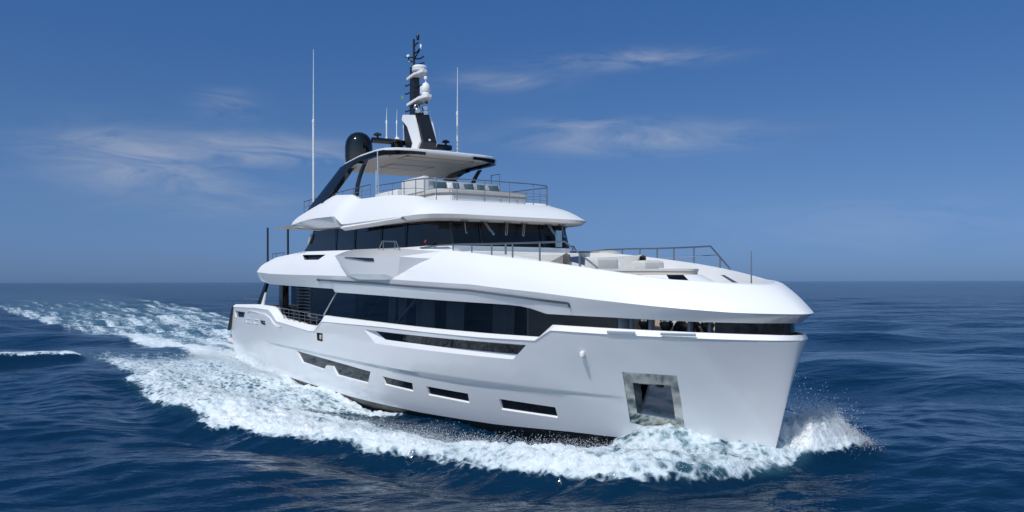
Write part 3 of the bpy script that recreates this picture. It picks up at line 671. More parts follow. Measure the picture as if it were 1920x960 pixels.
# awning aft of the roof and its posts
aw = bpy.data.objects.new('awning', None); COL.objects.link(aw); aw.parent = yacht
bm = B()
loft(bm, [[(-26.5, y, 7.50-.03*(1-abs(y)/3)) for y in np.linspace(-3.3, 3.3, 9)], [(-28.3, y, 7.52+.10*(abs(y)/3.2)**2-.05) for y in np.linspace(-3.3, 3.3, 9)], [(-30.3, y*(.9+.1*(abs(y)/3.2)**2), 7.62+.05*(abs(y)/3.2)**3-.06) for y in np.linspace(-3.3, 3.3, 9)]])
bmesh.ops.solidify(bm, geom=bm.faces[:], thickness=.03); obj('awning_cloth', bm, 'beige', aw)
for sgn in (1, -1):
    for (x, zt) in ((-31.55, 7.7), (-27.95, 7.42)):
        y = -3.2*sgn; bm = B(); tube(bm, [(x, y, 4.9), (x, y, zt)], .055, 10); obj('awning_pole', bm, 'black', aw)
bm = B()
for x in (-30.3, -29.6, -28.4): tube(bm, [(x, -3.3, 5.9), (x, -3.3, 6.22)], .015, 6)
tube(bm, [(-30.3, -3.3, 6.22), (-28.2, -3.3, 6.22)], .02, 6); pair('upper_deck_rail', bm, 'rail', yacht)

# ------------------------------------------------------------------ sundeck rail
def rail_run(name, top, hts, r=.02, posts=None, base=None, parent=None, mid=.011):
    """top: list of points; hts: mid rail fractions; posts: list of (top point, base point)."""
    bm = B(); tube(bm, top, r, 8)
    if base:
        for k in hts: tube(bm, [Vector(b).lerp(Vector(t), k) for t, b in zip(top, base)], mid, 6)
    for t, b in posts or []: tube(bm, [b, t], r*.9, 6)
    return obj(name, bm, 'rail', parent)
def y9(x): return -2.8
for sgn in (1, -1):
    def S(p): return (p[0], p[1]*sgn, p[2])
    tp = [(-17.6, -2.8, 8.62), (-16.03, -2.8, 8.55), (-14.96, -2.8, 8.52), (-13.96, -2.8, 8.49), (-13.35, -2.74, 8.45), (-13.0, -2.45, 8.45)]
    bs = [(-17.6, -2.8, 8.14), (-16.03, -2.8, 8.08), (-14.96, -2.8, 7.98), (-13.96, -2.8, 7.84), (-13.35, -2.74, 7.70), (-13.0, -2.45, 7.66)]
    rail_run('sundeck_side_rail', [S(p) for p in tp], (.5,), .021, [(S(a), S(b)) for a, b in list(zip(tp, bs))[1:5]], [S(p) for p in bs], roof)
    tp = [(-26.45, -2.85, 8.72), (-24.6, -2.85, 8.72), (-22, -2.85, 8.73), (-20, -2.85, 8.73), (-18.05, -2.85, 8.72)]
    bs = [(-26.45, -2.85, 7.98), (-24.6, -2.85, 8.1), (-22, -2.85, 8.2), (-20, -2.85, 8.2), (-18.05, -2.85, 8.18)]
    ps = [((x, -2.85*sgn, 8.72), (x, -2.85*sgn, 8.0)) for x in (-26.45, -25.7, -24.8, -23.6, -22.4, -21.2, -19.9, -19.0, -18.05)]
    rail_run('sundeck_aft_rail', [S(p) for p in tp], (.3, .62), .021, ps, [S(p) for p in bs], roof)
ft = [(-13.0, -2.45, 8.45), (-12.86, -1.67, 8.46), (-12.84, -.5, 8.48), (-12.84, .6, 8.48), (-12.84, 1.7, 8.48), (-13.0, 2.45, 8.47)]
fb = [(x, y, 7.66) for x, y, z in ft]
rail_run('sundeck_front_rail', ft, (.28, .55), .021, list(zip(ft, fb)), fb, roof)
bm = B(); tube(bm, [(-17.75, 2.8, 8.7), (-17.75, 2.8, 9.45), (-17.05, 2.8, 9.43), (-17.05, 2.8, 8.6)], .02, 6); obj('boarding_gate_frame', bm, 'rail', roof)
bm = B(); tube(bm, [(-17.25, -2.86, 8.2), (-17.27, -2.88, 10.0)], .028, 8); tube(bm, [(-17.25, -2.95, 8.2), (-17.25, -2.95, 9.2)], .02, 6); obj('shower_pole', bm, 'steel', roof)
# sofa and sunpad of the sundeck
sofa = bpy.data.objects.new('sundeck_sofa', None); COL.objects.link(sofa); sofa.parent = yacht
def rpoly(x0, x1, y0, y1, c): return [(x0, y0), (x1-c, y0), (x1, y0+c), (x1, y1-c*.3), (x1-c*.3, y1), (x0, y1)]
bm = B(); slab(bm, rpoly(-16.3, -13.25, -2.15, 1.7, .45), 7.46, 7.94, .03); obj('sofa_plinth', bm, 'white', sofa)
bm = B(); slab(bm, rpoly(-15.5, -13.2, -2.2, 1.75, .45), 7.945, 8.16, .06); obj('seat_cushion', bm, 'cushion', sofa)
bm = B(); slab(bm, [(-16.5, -2.2), (-14.5, -2.2), (-14.5, -1.95), (-15.55, -1.8), (-15.6, 1.9), (-16.4, 2.1)], 8.1, 8.74, .05); obj('backrest', bm, 'wcush', sofa)
for k in range(3):
    bm = B(); lathe(bm, (-13.235, -.3+k*.75, 7.84), [(.035, -.01), (.035, .012), (.015, .014)], 12, 'x'); obj('plinth_light', bm, 'steel', sofa)
bm = B(); box(bm, -18.9, -16.7, -2.3, -1.2, 7.46, 8.42, .06); obj('bar_counter', bm, 'white', roof)
bm = B(); box(bm, -18.8, -16.8, -2.1, -1.3, 8.425, 8.47, .01); obj('counter_top', bm, 'teak', roof)
def pillow(x, y, z, rz, rx, m, label, w_=.48, h=.36):
    bm = B(); n = 10; top_, bot = [], []
    for i in range(n+1):
        a = []; b = []
        for j in range(n+1):
            u, v = i/n*2-1, j/n*2-1; t = .085*((1-u**4)*(1-v**4))**.6; pin = 1-.08*(1-abs(u))*(abs(v)**3)-0
            pu = u*(1-.10*(1-v*v)*0-.06*(1-abs(v))); pv = v*(1-.06*(1-abs(u)))
            a.append((t, pu*w_/2, pv*h/2)); b.append((-t*.6, pu*w_/2, pv*h/2))
        top_.append(a); bot.append(b)
    loft(bm, top_); loft(bm, [r[::-1] for r in bot]); weld(bm, .001)
    o = obj('pillow', bm, m, None, ang=80); o.location = (x, y, z); o.rotation_euler = (rx, -.32, rz)
    tag(o, label, 'pillow', 'scatter pillows along the sundeck sofa'); return o
pl = [(-15.30, -1.08, .0, 'teal', 'wide dark slate blue pillow at the left end of the sundeck sofa', .62), (-15.33, -.62, .15, 'wcush', 'white pillow between the first two blue pillows on the sundeck sofa', .30),
      (-15.30, -.36, -.1, 'teal', 'narrow slate blue pillow, second blue one from the left on the sundeck sofa', .32), (-15.30, .25, .3, 'teal', 'slate blue pillow in the middle of the sundeck sofa backrest', .46),
      (-15.30, .82, -.15, 'teal', 'slate blue pillow second from the right end of the sundeck sofa', .40), (-15.28, 1.42, .2, 'teal', 'slate blue pillow at the right end of the sundeck sofa', .50)]
for x, y, rx, m_, lb, w_ in pl: pillow(x, y, 8.50, 0, rx*.4, m_, lb, w_)

# ------------------------------------------------------------------ hardtop
ht = bpy.data.objects.new('hardtop', None); COL.objects.link(ht); ht.parent = yacht
HP = [(-16.5, -1.0), (-16.55, -1.7), (-16.75, -2.25), (-17.15, -2.6), (-17.8, -2.70), (-19.5, -2.70), (-21.2, -2.68), (-21.9, -2.5)]
def hout(k=0):
    a = [(-16.45+k, 0)]+[(x+k*(1 if x > -17.3 else 0)-k*(1 if x < -21 else 0), y*(1+k*.35)) for x, y in HP]+[(-21.95-k, 0)]
    return a
def hz(x): return 10.10 if x > -18.5 else 10.10+.0*(x)
def hring(k, z, crown=0, dip=0):
    a = hout(k); b = a+[(x, -y) for x, y in a[::-1][1:-1]]
    return [(x, y, z+.10*max(0, 1-((x+18.7)/3.2)**2)*1+crown*(1-(y/2.7)**2)-(.16*max(0, (-x-20.4)/1.5)**2)) for x, y in b]
bm = B()
loft(bm, [hring(0, 9.90), hring(.05, 9.95), hring(.05, 10.02), hring(-.04, 10.06)], True)
vv = loft(bm, [hring(-.04, 10.06), hring(-.9, 10.10, .06), hring(-1.9, 10.12, .1)], True); bm.faces.new(vv[-1])
weld(bm, .001); obj('roof_shell', bm, 'white', ht, ang=35)
bm = B(); vv = loft(bm, [hring(0, 9.90), hring(-.5, 9.84), [(x, y, 9.90) for x, y, z in hring(-.9, 9.86)]], True); vv2 = vv[-1]; bm.faces.new(vv2[::-1]); obj('ceiling', bm, 'offw', ht, ang=20)
for sgn in (1, -1):
    bm = B(); a = HP[:7]; pts = [(-16.50, -1.05)]+a[1:]
    zz = lambda x: 9.95+.10*max(0, 1-((x+18.7)/3.2)**2)-(.16*max(0, (-x-20.4)/1.5)**2)
    th = lambda i: .20 if i > 1 else .14
    loft(bm, [[(x+.0, sgn*(y*1.02-.02), zz(x)+.01) for x, y in pts], [(x+.06*(y > -2.3), sgn*(y*1.02-.06), zz(x)-.04) for x, y in pts], [(x+.03*(y > -2.3), sgn*(y*1.02-.03), zz(x)-th(i)) for i, (x, y) in enumerate(pts)], [(x-.06*(y > -2.3), sgn*(y+.12*(y < -1.5)), zz(x)-th(i)*.9) for i, (x, y) in enumerate(pts)]])
    obj('edge_trim', bm, 'black', ht, ang=25)
    # swept main leg, as a solid that follows the sweep
    oc = [(-19.6, 10.0), (-20.8, 9.97), (-21.7, 9.9), (-22.6, 9.48), (-23.3, 9.14), (-23.9, 8.84), (-24.6, 8.52), (-25.2, 8.2)]
    ic = [(-19.6, 9.80), (-20.1, 9.78), (-20.75, 9.65), (-21.2, 9.35), (-21.7, 9.08), (-22.1, 8.84), (-22.6, 8.6), (-23.1, 8.2)]
    def yy(z): return lerp(-3.0, -2.66, min(1, max(0, (z-8.3)/1.5)))
    bm = B()
    loft(bm, [[(x, sgn*(yy(z)+.0), z) for x, z in oc], [(x+.05, sgn*(yy(z)-.12), z-.03) for x, z in oc], [(lerp(x, X, .5), sgn*(yy(z)-.14), lerp(z, Z, .5)) for (x, z), (X, Z) in zip(oc, ic)], [(x, sgn*(yy(z)-.08), z) for x, z in ic], [(x, sgn*(yy(z)+.16), z) for x, z in ic], [(lerp(x, X, .5), sgn*(yy(z)+.12), lerp(z, Z, .5)) for (x, z), (X, Z) in zip(oc, ic)], [(x, sgn*(yy(z)+.0), z) for x, z in oc]])
    weld(bm); obj('main_leg', bm, 'black', ht, ang=40)
    bm = B(); c_ = [(-18.7, 9.80), (-19.05, 9.55), (-19.4, 9.2), (-19.65, 8.85), (-19.75, 8.4)]
    loft(bm, [[(x-w_, sgn*(-2.78+o), z) for x, z in c_] for w_, o in ((-.13, -.04), (.13, -.04), (.13, .06), (-.13, .06), (-.13, -.04))]); weld(bm); obj('forward_strut', bm, 'black', ht, ang=40)
for (x0, x1, y0, y1) in ((-20.9, -19.6, -1.2, .9), (-18.2, -17.2, -1.6, 1.6)):
    bm = B(); 
    for (a, b, c, d) in ((x0, x1, y0, y0+.12), (x0, x1, y1-.12, y1), (x0, x0+.12, y0, y1), (x1-.12, x1, y0, y1)): box(bm, a, b, c, d, 9.885, 9.899)
    obj('ceiling_hatch', bm, 'beige', ht); bm = B(); box(bm, x0+.12, x1-.12, y0+.12, y1-.12, 9.89, 9.8985); obj('hatch_pane', bm, 'offw', ht)
# black satellite dome
bm = B(); lathe(bm, (-21.75, -1.85, 10.0), [(.42, 0), (.60, .08), (.63, .4), (.63, .85), (.60, 1.08), (.52, 1.27), (.38, 1.43), (.2, 1.52), (.02, 1.55)], 40); obj('satellite_dome', bm, 'black', yacht, ang=60)
bm = B(); lathe(bm, (-21.75, 1.85, 10.0), [(.42, 0), (.60, .08), (.63, .4), (.63, .55), (.5, .6), (.02, .62)], 40); obj('dome_base', bm, 'black', ht, ang=60)

# ------------------------------------------------------------------ mast
mast = bpy.data.objects.new('mast', None); COL.objects.link(mast); mast.parent = yacht
bm = B()
def sec(x0, x1, hw, z): return [(x0, -hw, z), (x1, -hw, z), (x1, hw, z), (x0, hw, z)]
loft(bm, [sec(-20.1, -18.55, .33, 10.1), sec(-20.0, -18.25, .33, 10.75), sec(-20.35, -18.95, .30, 12.1), sec(-20.3, -19.15, .22, 12.2)], True); obj('mast_base', bm, 'blackm', mast, ang=20)
for sgn in (1, -1):
    bm = B(); P = [(-20.1, 12.22), (-18.98, 12.02), (-18.72, 11.5), (-18.38, 10.75), (-18.9, 10.2), (-19.45, 10.2), (-19.08, 10.79), (-19.62, 11.62), (-20.2, 12.0)]
    prism(bm, P, -.34*sgn, -.44*sgn, .012); obj('mast_cheek', bm, 'white', mast)
bm = B(); loft(bm, [sec(-19.98, -19.52, .15, 12.1), sec(-19.96, -19.56, .13, 14.35)], True); box(bm, -19.95, -19.57, -.125, .125, 14.34, 14.38); obj('mast_column', bm, 'blackm', mast)
bm = B(); tube(bm, [(-19.82, 0, 14.3), (-19.82, 0, 15.62)], .055, 8)
for (pts) in ([(-19.82, 0, 15.30), (-19.4, 0, 15.38)], [(-19.82, 0, 14.96), (-19.45, 0, 14.98), (-19.2, 0, 15.08)], [(-19.82, 0, 14.72), (-19.15, -.05, 14.95)], [(-19.82, 0, 14.74), (-19.4, .1, 14.66), (-19.05, .1, 14.68)], [(-19.82, 0, 14.82), (-20.3, -.02, 14.9), (-20.65, -.02, 15.02)], [(-19.82, 0, 14.62), (-20.1, 0, 14.68), (-20.35, 0, 14.80), (-20.38, 0, 14.9)], [(-19.82, 0, 14.45), (-19.2, .2, 14.45)]):
    tube(bm, pts, .032, 6)
obj('top_spar', bm, 'blackm', mast)
for (x, y, z, r, h, m_) in ((-19.42, 0, 15.48, .07, .28, 'blackm'), (-19.12, 0, 15.02, .05, .2, 'white'), (-20.4, 0, 14.92, .09, .14, 'white'), (-20.28, 0, 14.66, .06, .12, 'steel')):
    bm = B(); lathe(bm, (x, y, z), [(r*.6, 0), (r, h*.25), (r, h*.7), (r*.5, h), (.01, h*1.02)], 14); obj('navigation_light', bm, m_, mast)
# platforms reaching forward with their radars
for (z, xa, xb, hw) in ((13.80, -20.15, -18.75, .27), (12.62, -20.15, -18.3, .29)):
    bm = B(); n = [(xa, -hw*.8), (xb-.5, -hw), (xb, -hw*.4), (xb, hw*.4), (xb-.5, hw), (xa, hw*.8)]
    a = [bm.verts.new((x, y, z+.10*(x-xa)/(xb-xa))) for x, y in n]; b = [bm.verts.new((x, y, z+.13+.10*(x-xa)/(xb-xa))) for x, y in n]
    fs = [bm.faces.new(a[::-1]), bm.faces.new(b)]+[bm.faces.new((a[i], a[(i+1) % 6], b[(i+1) % 6], b[i])) for i in range(6)]
    bmesh.ops.bevel(bm, geom=list({e for f in fs for e in f.edges}), offset=.015, segments=2, affect='EDGES'); obj('radar_platform', bm, 'white', mast)
bm = B(); lathe(bm, (-19.25, 0, 14.0), [(.16, 0), (.31, .03), (.34, .07), (.34, .12), (.32, .14), (.34, .16), (.34, .22), (.29, .28), (.02, .30)], 28); obj('radome', bm, 'white', mast)
bm = B(); lathe(bm, (-18.65, 0, 12.82), [(.19, 0), (.20, .10), (.16, .15), (.20, .22), (.20, .40), (.13, .55), (.06, .60), (.02, .62)], 22); box(bm, -18.85, -18.7, -.19, .19, 12.95, 13.28, .04); obj('camera_dome', bm, 'white', mast)
bm = B(); tube(bm, [(-18.65, 0, 13.4), (-18.65, 0, 13.55)], .025); lathe(bm, (-18.65, 0, 13.52), [(.02, 0), (.08, .05), (.09, .11), (.07, .17), (.02, .19)], 14); obj('gps_antenna', bm, 'white', mast)
bm = B()
for z in (13.62, 13.25, 12.45): tube(bm, [(-19.97, -.1, z), (-20.45, -.1, z), (-20.5, -.1, z+.05)], .03, 6)
for z in (13.45, 12.9): tube(bm, [(-19.5, .1, z), (-19.05, .1, z)], .03, 6)
obj('mast_bracket', bm, 'blackm', mast)
for (x, y, z) in ((-19.15, -.22, 12.42), (-19.1, .18, 12.40), (-18.95, -.25, 12.22), (-19.0, .15, 12.18)):
    bm = B(); lathe(bm, (x, y, z), [(.05, -.12), (.10, -.08), (.12, .06), (.10, .08)], 14, 'x'); obj('floodlight', bm, 'steel', mast)
bm = B(); tube(bm, [(-18.6, 0, 12.6), (-18.6, 0, 12.5)], .07, 10); obj('loudhailer', bm, 'blackm', mast)
bm = B(); lathe(bm, (-18.30, 0, 10.85), [(.01, -.02), (.05, 0), (.04, .05), (.01, .06)], 12, 'x'); obj('mast_lamp', bm, 'white', mast)
bm = B(); box(bm, -20.05, -20.02, -.50, -.43, 12.90, 13.06, .01); obj('signal_flag', bm, 'green', mast)
# cross bar with its lights and whips
bm = B(); tube(bm, [(-20.5, -1.75, 11.02), (-20.4, -1.0, 11.02), (-20.3, 0, 10.98), (-20.4, 1.3, 11.0), (-20.5, 2.15, 11.02), (-20.5, 2.25, 11.02)], .13, 12); box(bm, -20.6, -20.1, .35, .95, 10.2, 10.95, .04); box(bm, -20.6, -20.1, -.8, -.4, 10.2, 10.92, .04); obj('cross_bar', bm, 'black', mast)
for y in (-1.47, 1.98):
    bm = B(); lathe(bm, (-20.5, y, 11.12), [(.06, 0), (.04, .1), (.17, .13), (.19, .17), (.16, .2), (.08, .25), (.02, .26)], 18); obj('horn_light', bm, 'blackm', mast)
bm = B(); lathe(bm, (-20.4, -.55, 11.12), [(.10, 0), (.13, .04), (.09, .1), (.02, .12)], 16); obj('small_antenna_base', bm, 'white', mast)
def whip(x, y, z0, z1, r, lab=None, par=None, n='whip_antenna'):
    zm = z0+(z1-z0)*.55; bm = B(); tube(bm, [(x, y, z0), (x, y, zm)], r, 8); tube(bm, [(x, y, zm), (x+.03, y, z1)], r*.6, 6, r*.25); lathe(bm, (x, y, z0-.03), [(r*1.8, 0), (r*2, .06), (r*1.1, .16)], 10); lathe(bm, (x, y, zm-.08), [(r*1.3, 0), (r*1.3, .16), (r*.6, .18)], 8)
    return obj(n, bm, 'white', par or yacht, ang=40)
whip(-24.75, -2.95, 8.22, 15.9, .05)
whip(-20.4, 2.55, 10.0, 14.85, .045)
for (x, y, a, b, r) in ((-20.45, -1.06, 11.1, 12.5, .032), (-20.45, -.56, 11.2, 12.5, .025), (-20.5, -.95+.75, 11.1, 12.3, .018), (-20.5, 1.15, 11.1, 12.7, .015), (-20.5, 1.3, 11.1, 12.35, .022), (-20.5, 1.65, 11.1, 12.2, .012)): whip(x, y, a, b, r, par=mast)

# ------------------------------------------------------------------ foredeck seating, trunk and rails
trunk = bpy.data.objects.new('foredeck_lounge', None); COL.objects.link(trunk); trunk.parent = yacht
def ell(x0, xt, hw, n=18, p=.62):
    xs = [xt-(xt-x0)*(i/n)**2 for i in range(n+1)]; a = [(x, -hw*(1-(1-min(1, (xt-x)/(xt-x0)))**2)**p) for x in xs]
    return a[::-1][:-1]+[(x, -y) for x, y in a]
def lslab(bm, pl, z0, z1):     # z given as function of x
    a = [bm.verts.new((x, y, z0(x))) for x, y in pl]; b = [bm.verts.new((x, y, z1(x))) for x, y in pl]; n = len(pl)
    fs = [bm.faces.new(a), bm.faces.new(b[::-1])]+[bm.faces.new((a[i], b[i], b[(i+1) % n], a[(i+1) % n])) for i in range(n)]
    return fs
bm = B(); T0, T1 = ell(-6.3, -1.9, 1.9), ell(-6.3, -2.65, 1.72)
loft(bm, [[(x, y, 4.42) for x, y in T0], [(x, y, 4.60) for x, y in T0], [(x, y, 4.88) for x, y in T1]]); a = [bm.verts.new((x, y, 4.88)) for x, y in T1]; bm.faces.new(a); weld(bm); obj('trunk', bm, 'white', trunk, ang=35)
bm = B(); 
loft(bm, [[(-2.62, -1.10, 4.87), (-2.40, -.70, 4.87)], [(-2.22, -1.28, 4.62), (-1.98, -.80, 4.62)]]); bmesh.ops.solidify(bm, geom=bm.faces[:], thickness=.03); pair('trunk_window', bm, 'glass', trunk)
zt = lambda x: 4.89+.0*x
bm = B(); lslab(bm, ell(-6.2, -2.78, 1.62), lambda x: 4.885+.015*(-x-2.8)/3, lambda x: 4.97+.02*(-x-2.8)/3); obj('sunpad_base', bm, 'cushb', trunk, ang=40)
bm = B(); fs = lslab(bm, ell(-6.2, -2.75, 1.65), lambda x: 4.975+.02*(-x-2.8)/3, lambda x: 5.04+.03*(-x-2.8)/3); obj('sunpad', bm, 'cushion', trunk, ang=40)
for (x0, x1, y0, y1, z1, m_) in ((-6.6, -5.9, -.80, .15, 5.43, 'cushion'), (-6.5, -5.8, 1.0, 1.95, 5.36, 'cushion'), (-7.0, -6.55, .2, .9, 5.30, 'wcush')):
    bm = B(); box(bm, x0, x1, y0, y1, 4.95, z1, .17); obj('headrest', bm, m_, trunk)
# U shaped sofa between the sunpad and the wheelhouse
bm = B(); a = [(-11.3, -2.45), (-7.9, -2.4), (-6.6, -1.95), (-6.2, -1.7)]; slab(bm, a+[(x, -y) for x, y in a[::-1]], 4.96, 5.12, .02); obj('lounge_base', bm, 'white', trunk)
for sgn in (1, -1):
    bm = B(); a = [(-9.9, -2.42), (-8.2, -2.30), (-7.1, -1.95), (-6.4, -1.55)]
    loft(bm, [[(x, sgn*(y-.12), 5.1) for x, y in a], [(x, sgn*(y-.10), 5.50+.0*x) for x, y in a], [(x, sgn*(y+.02), 5.56) for x, y in a], [(x, sgn*(y+.16), 5.5) for x, y in a], [(x, sgn*(y+.24), 5.1) for x, y in a]]); bmesh.ops.holes_fill(bm, edges=bm.edges, sides=0); obj('side_backrest', bm, 'cushion', trunk, ang=50)
    bm = B(); a = [(-11.4, -2.7), (-9.5, -2.75), (-7.8, -2.55), (-6.3, -2.1), (-5.3, -1.7)]
    loft(bm, [[(x, sgn*y, 4.5) for x, y in a], [(x, sgn*(y+.06), z) for (x, y), z in zip(a, (5.62, 5.58, 5.48, 5.24, 5.0))], [(x, sgn*(y+.24), z) for (x, y), z in zip(a, (5.62, 5.58, 5.48, 5.24, 5.0))], [(x, sgn*(y+.3), 4.9) for x, y in a]]); bmesh.ops.holes_fill(bm, edges=bm.edges, sides=0); obj('side_coaming', bm, 'white', trunk, ang=40)
bm = B(); box(bm, -11.3, -10.7, -2.3, 2.3, 5.0, 5.75, .06); obj('aft_backrest', bm, 'wcush', trunk)
bm = B(); slab(bm, [(-9.4, -.8), (-7.9, -.8), (-7.6, -.4), (-7.6, .4), (-7.9, .8), (-9.4, .8)], 5.36, 5.42, .01); tube(bm, [(-8.6, 0, 5.0), (-8.6, 0, 5.37)], .09, 12); obj('coffee_table', bm, 'teak', trunk)
bm = B(); loft(bm, [[(-5.95, -1.75, 5.42), (-5.25, -1.72, 5.44)], [(-5.9, -1.8, 5.30), (-5.2, -1.78, 5.15)]]); bmesh.ops.solidify(bm, geom=bm.faces[:], thickness=.02); obj('folded_cover', bm, 'navy', trunk)
# forward rails on the bulwark
def ub(x, o=0): return -(upb(x)-.10-o)
for sgn in (1, -1):
    RT = [(-11.9, 5.86), (-10.6, 5.90), (-9.2, 5.88), (-7.9, 5.84), (-6.9, 5.82), (-5.75, 5.80), (-4.75, 5.79)]
    tp = [(x, sgn*ub(x), z) for x, z in RT]+[(-3.7, sgn*ub(-3.7), 5.06)]
    ps = [((x, sgn*ub(x), z), (x, sgn*ub(x), li(UZ, x)-.05)) for x, z in ((-10.9, 5.89), (-9.75, 5.89), (-8.7, 5.87), (-7.7, 5.83), (-6.75, 5.81), (-5.65, 5.80), (-4.25, 5.44))]
    bm = B(); tube(bm, tp, .026, 8)
    for a, b in ps: tube(bm, [b, a], .026, 8)
    obj('foredeck_rail', bm, 'rail', band)
bm = B(); tube(bm, [(-7.2, upb(-7.2)-.12, 5.52), (-4.4, upb(-4.4)-.12, 5.50)], .012, 6); obj('wire_line', bm, 'steel', band)
bm = B(); tube(bm, [(-9.2, -1.9, 5.3), (-9.2, -1.9, 5.95)], .035, 8); obj('table_post', bm, 'rail', trunk)
bm = B(); tube(bm, [(-.75, 0, 4.42), (-.75, 0, 5.45)], .022, 6, .012); lathe(bm, (-.75, 0, 4.4), [(.06, 0), (.05, .08), (.02, .1)], 10); obj('jack_staff', bm, 'rail', yacht)
bm = B(); box(bm, -1.35, -.95, -.5, .5, 4.42, 4.62, .03); obj('bow_locker', bm, 'offw', band)
# aft deck dining set, seen in the cut-out of the bulwark
def chair(x, y, rz, lb):
    r = bpy.data.objects.new('dining_chair', None); COL.objects.link(r); r.location = (x, y, 2.10); r.rotation_euler = (0, 0, rz); tag(r, lb, 'chair', 'dark chairs on the aft deck')
    bm = B(); box(bm, -.25, .25, -.25, .25, .40, .48, .03); obj('seat', bm, 'dark', r)
    bm = B(); loft(bm, [[(-.25, -.26, .5), (-.27, 0, .5), (-.25, .26, .5)], [(-.30, -.26, .92), (-.34, 0, .96), (-.30, .26, .92)]]); bmesh.ops.solidify(bm, geom=bm.faces[:], thickness=.05); obj('backrest', bm, 'dark', r)
    for a, b in ((-.22, -.22), (-.22, .22), (.22, -.22), (.22, .22)):
        bm = B(); tube(bm, [(a, b, 0), (a*.95, b*.95, .41)], .02, 6); obj('leg', bm, 'rail', r)
chair(-25.6, -2.55+.0, R(90), 'dark chair nearest the black post on the aft main deck')
chair(-24.2, -3.55, R(80), 'dark chair behind the bulwark rail, right of the louvred panel')
chair(-22.8, -3.55, R(100), 'dark chair at the forward end of the bulwark rail cut-out')

# ------------------------------------------------------------------ sea
def vnoise(x, y, seed, oct_=4, rough=.5):
    """value noise, vectorised"""
    tot = np.zeros_like(x); amp = 1; norm = 0
    for o in range(oct_):
        r_ = np.random.default_rng(seed*31+o); tab = r_.random((256, 256))
        fx, fy = np.floor(x), np.floor(y); ix, iy = fx.astype(np.int64), fy.astype(np.int64); tx, ty = x-fx, y-fy
        tx = tx*tx*tx*(tx*(tx*6-15)+10); ty = ty*ty*ty*(ty*(ty*6-15)+10)
        a = tab[ix & 255, iy & 255]; b = tab[(ix+1) & 255, iy & 255]; c = tab[ix & 255, (iy+1) & 255]; d = tab[(ix+1) & 255, (iy+1) & 255]
        tot += amp*((a*(1-tx)+b*tx)*(1-ty)+(c*(1-tx)+d*tx)*ty); norm += amp; amp *= rough; x = x*2.03+17.3; y = y*2.03+5.7
    return tot/norm
def axis(lo, hi, d, far, g):
    a = list(np.arange(lo, hi, d)); s = d; x = a[-1]; up_ = []
    while x < far: s = s*g; x += s; up_.append(x)
    s = d; x = a[0]; dn = []
    while x > -far: s = s*g; x -= s; dn.append(x)
    return np.array(dn[::-1]+a+up_)
X = axis(-26, 8.5, .062, 25000, 1.028); Y = axis(-15.5, 7.0, .062, 25000, 1.03)
gx, gy = np.meshgrid(X, Y, indexing='ij'); dX = np.gradient(X)[:, None]*np.ones_like(gy); dY = np.gradient(Y)[None, :]*np.ones_like(gx); sp_ = np.maximum(dX, dY)
def ss(a, b, v): t = np.clip((v-a)/(b-a), 0, 1); return t*t*(3-2*t)
# open water: a sum of wave trains
h = np.zeros_like(gx); px_ = gx+0; py_ = gy+0
r1_ = np.random.default_rng(11); wind = AL-R(90)+R(12)
wx = 1.6*(vnoise(gx*.05, gy*.05, 21, 2)-.5); wy = 1.6*(vnoise(gx*.05, gy*.05, 22, 2)-.5)
for i in range(58):
    lam = .75*(24/.75)**(r1_.random()**1.15); th = wind+r1_.normal()*.62; k = 2*math.pi/lam; amp = .0115*lam**.82*(.45+r1_.random()*.8)*(1.15 if lam > 7 else .62); ph = r1_.random()*6.28
    att = 1-ss(lam/5, lam/2.4, sp_)
    d_ = (gx+wx*min(3, lam*.3))*math.cos(th)+(gy+wy*min(3, lam*.3))*math.sin(th)
    c_ = k*d_+ph
    h += att*amp*np.sin(c_)
env = .65+.7*vnoise(gx*.035, gy*.035, 5, 3); h *= env*.62
# half breadth of the hull at the water, for the wake
sW = np.clip(-.2-gx, 0, 40); qq = 1-np.minimum(sW, 19)/19; hbw = 3.72*(1-qq**1.9)**.95*np.where(gx < -.2, 1, 0)
inship = (gx < -.1) & (gx > -40.0) & (np.abs(gy) < hbw-.25)
ay = np.abs(gy); dist = ay-hbw         # distance out from the hull side
# outer edge of the bow foam, as |y| of x
ox = [-150, -90, -60, -38.8, -31, -24, -18.2, -15.7, -11.4, -8.7, -6.3, -4.0, -2.5, -.8, -.1, .45, .75]
oy = [24, 17.5, 13.5, 11.0, 10.8, 10.9, 11.1, 10.7, 9.6, 8.0, 6.8, 6.0, 5.2, 4.3, 3.1, 1.7, .6]
yo = np.interp(gx, ox, oy)+.55*(vnoise(gx*.55, gy*.12, 3, 4)-.5)*ss(0, 6, -gx)*2+.25*(vnoise(gx*2.1, gy*.6, 4, 3)-.5)
ic_x = [-150, -60, -38, -31, -24, -18, -14.4, -9.4, -7.0, -5.0, -3.0, -1, .5]
ic_y = [14, 9, 7.6, 7.3, 7.0, 6.6, 6.05, 5.1, 4.2, 3.2, 2.0, .6, 0]
yi = np.interp(gx, ic_x, ic_y)+.4*(vnoise(gx*.6+9, gy*.2, 8, 3)-.5)
fwd = 1-ss(.15, .8, gx)
band_ = ss(-.55, .75, yo-ay)*ss(-.8, .6, ay-yi)*fwd
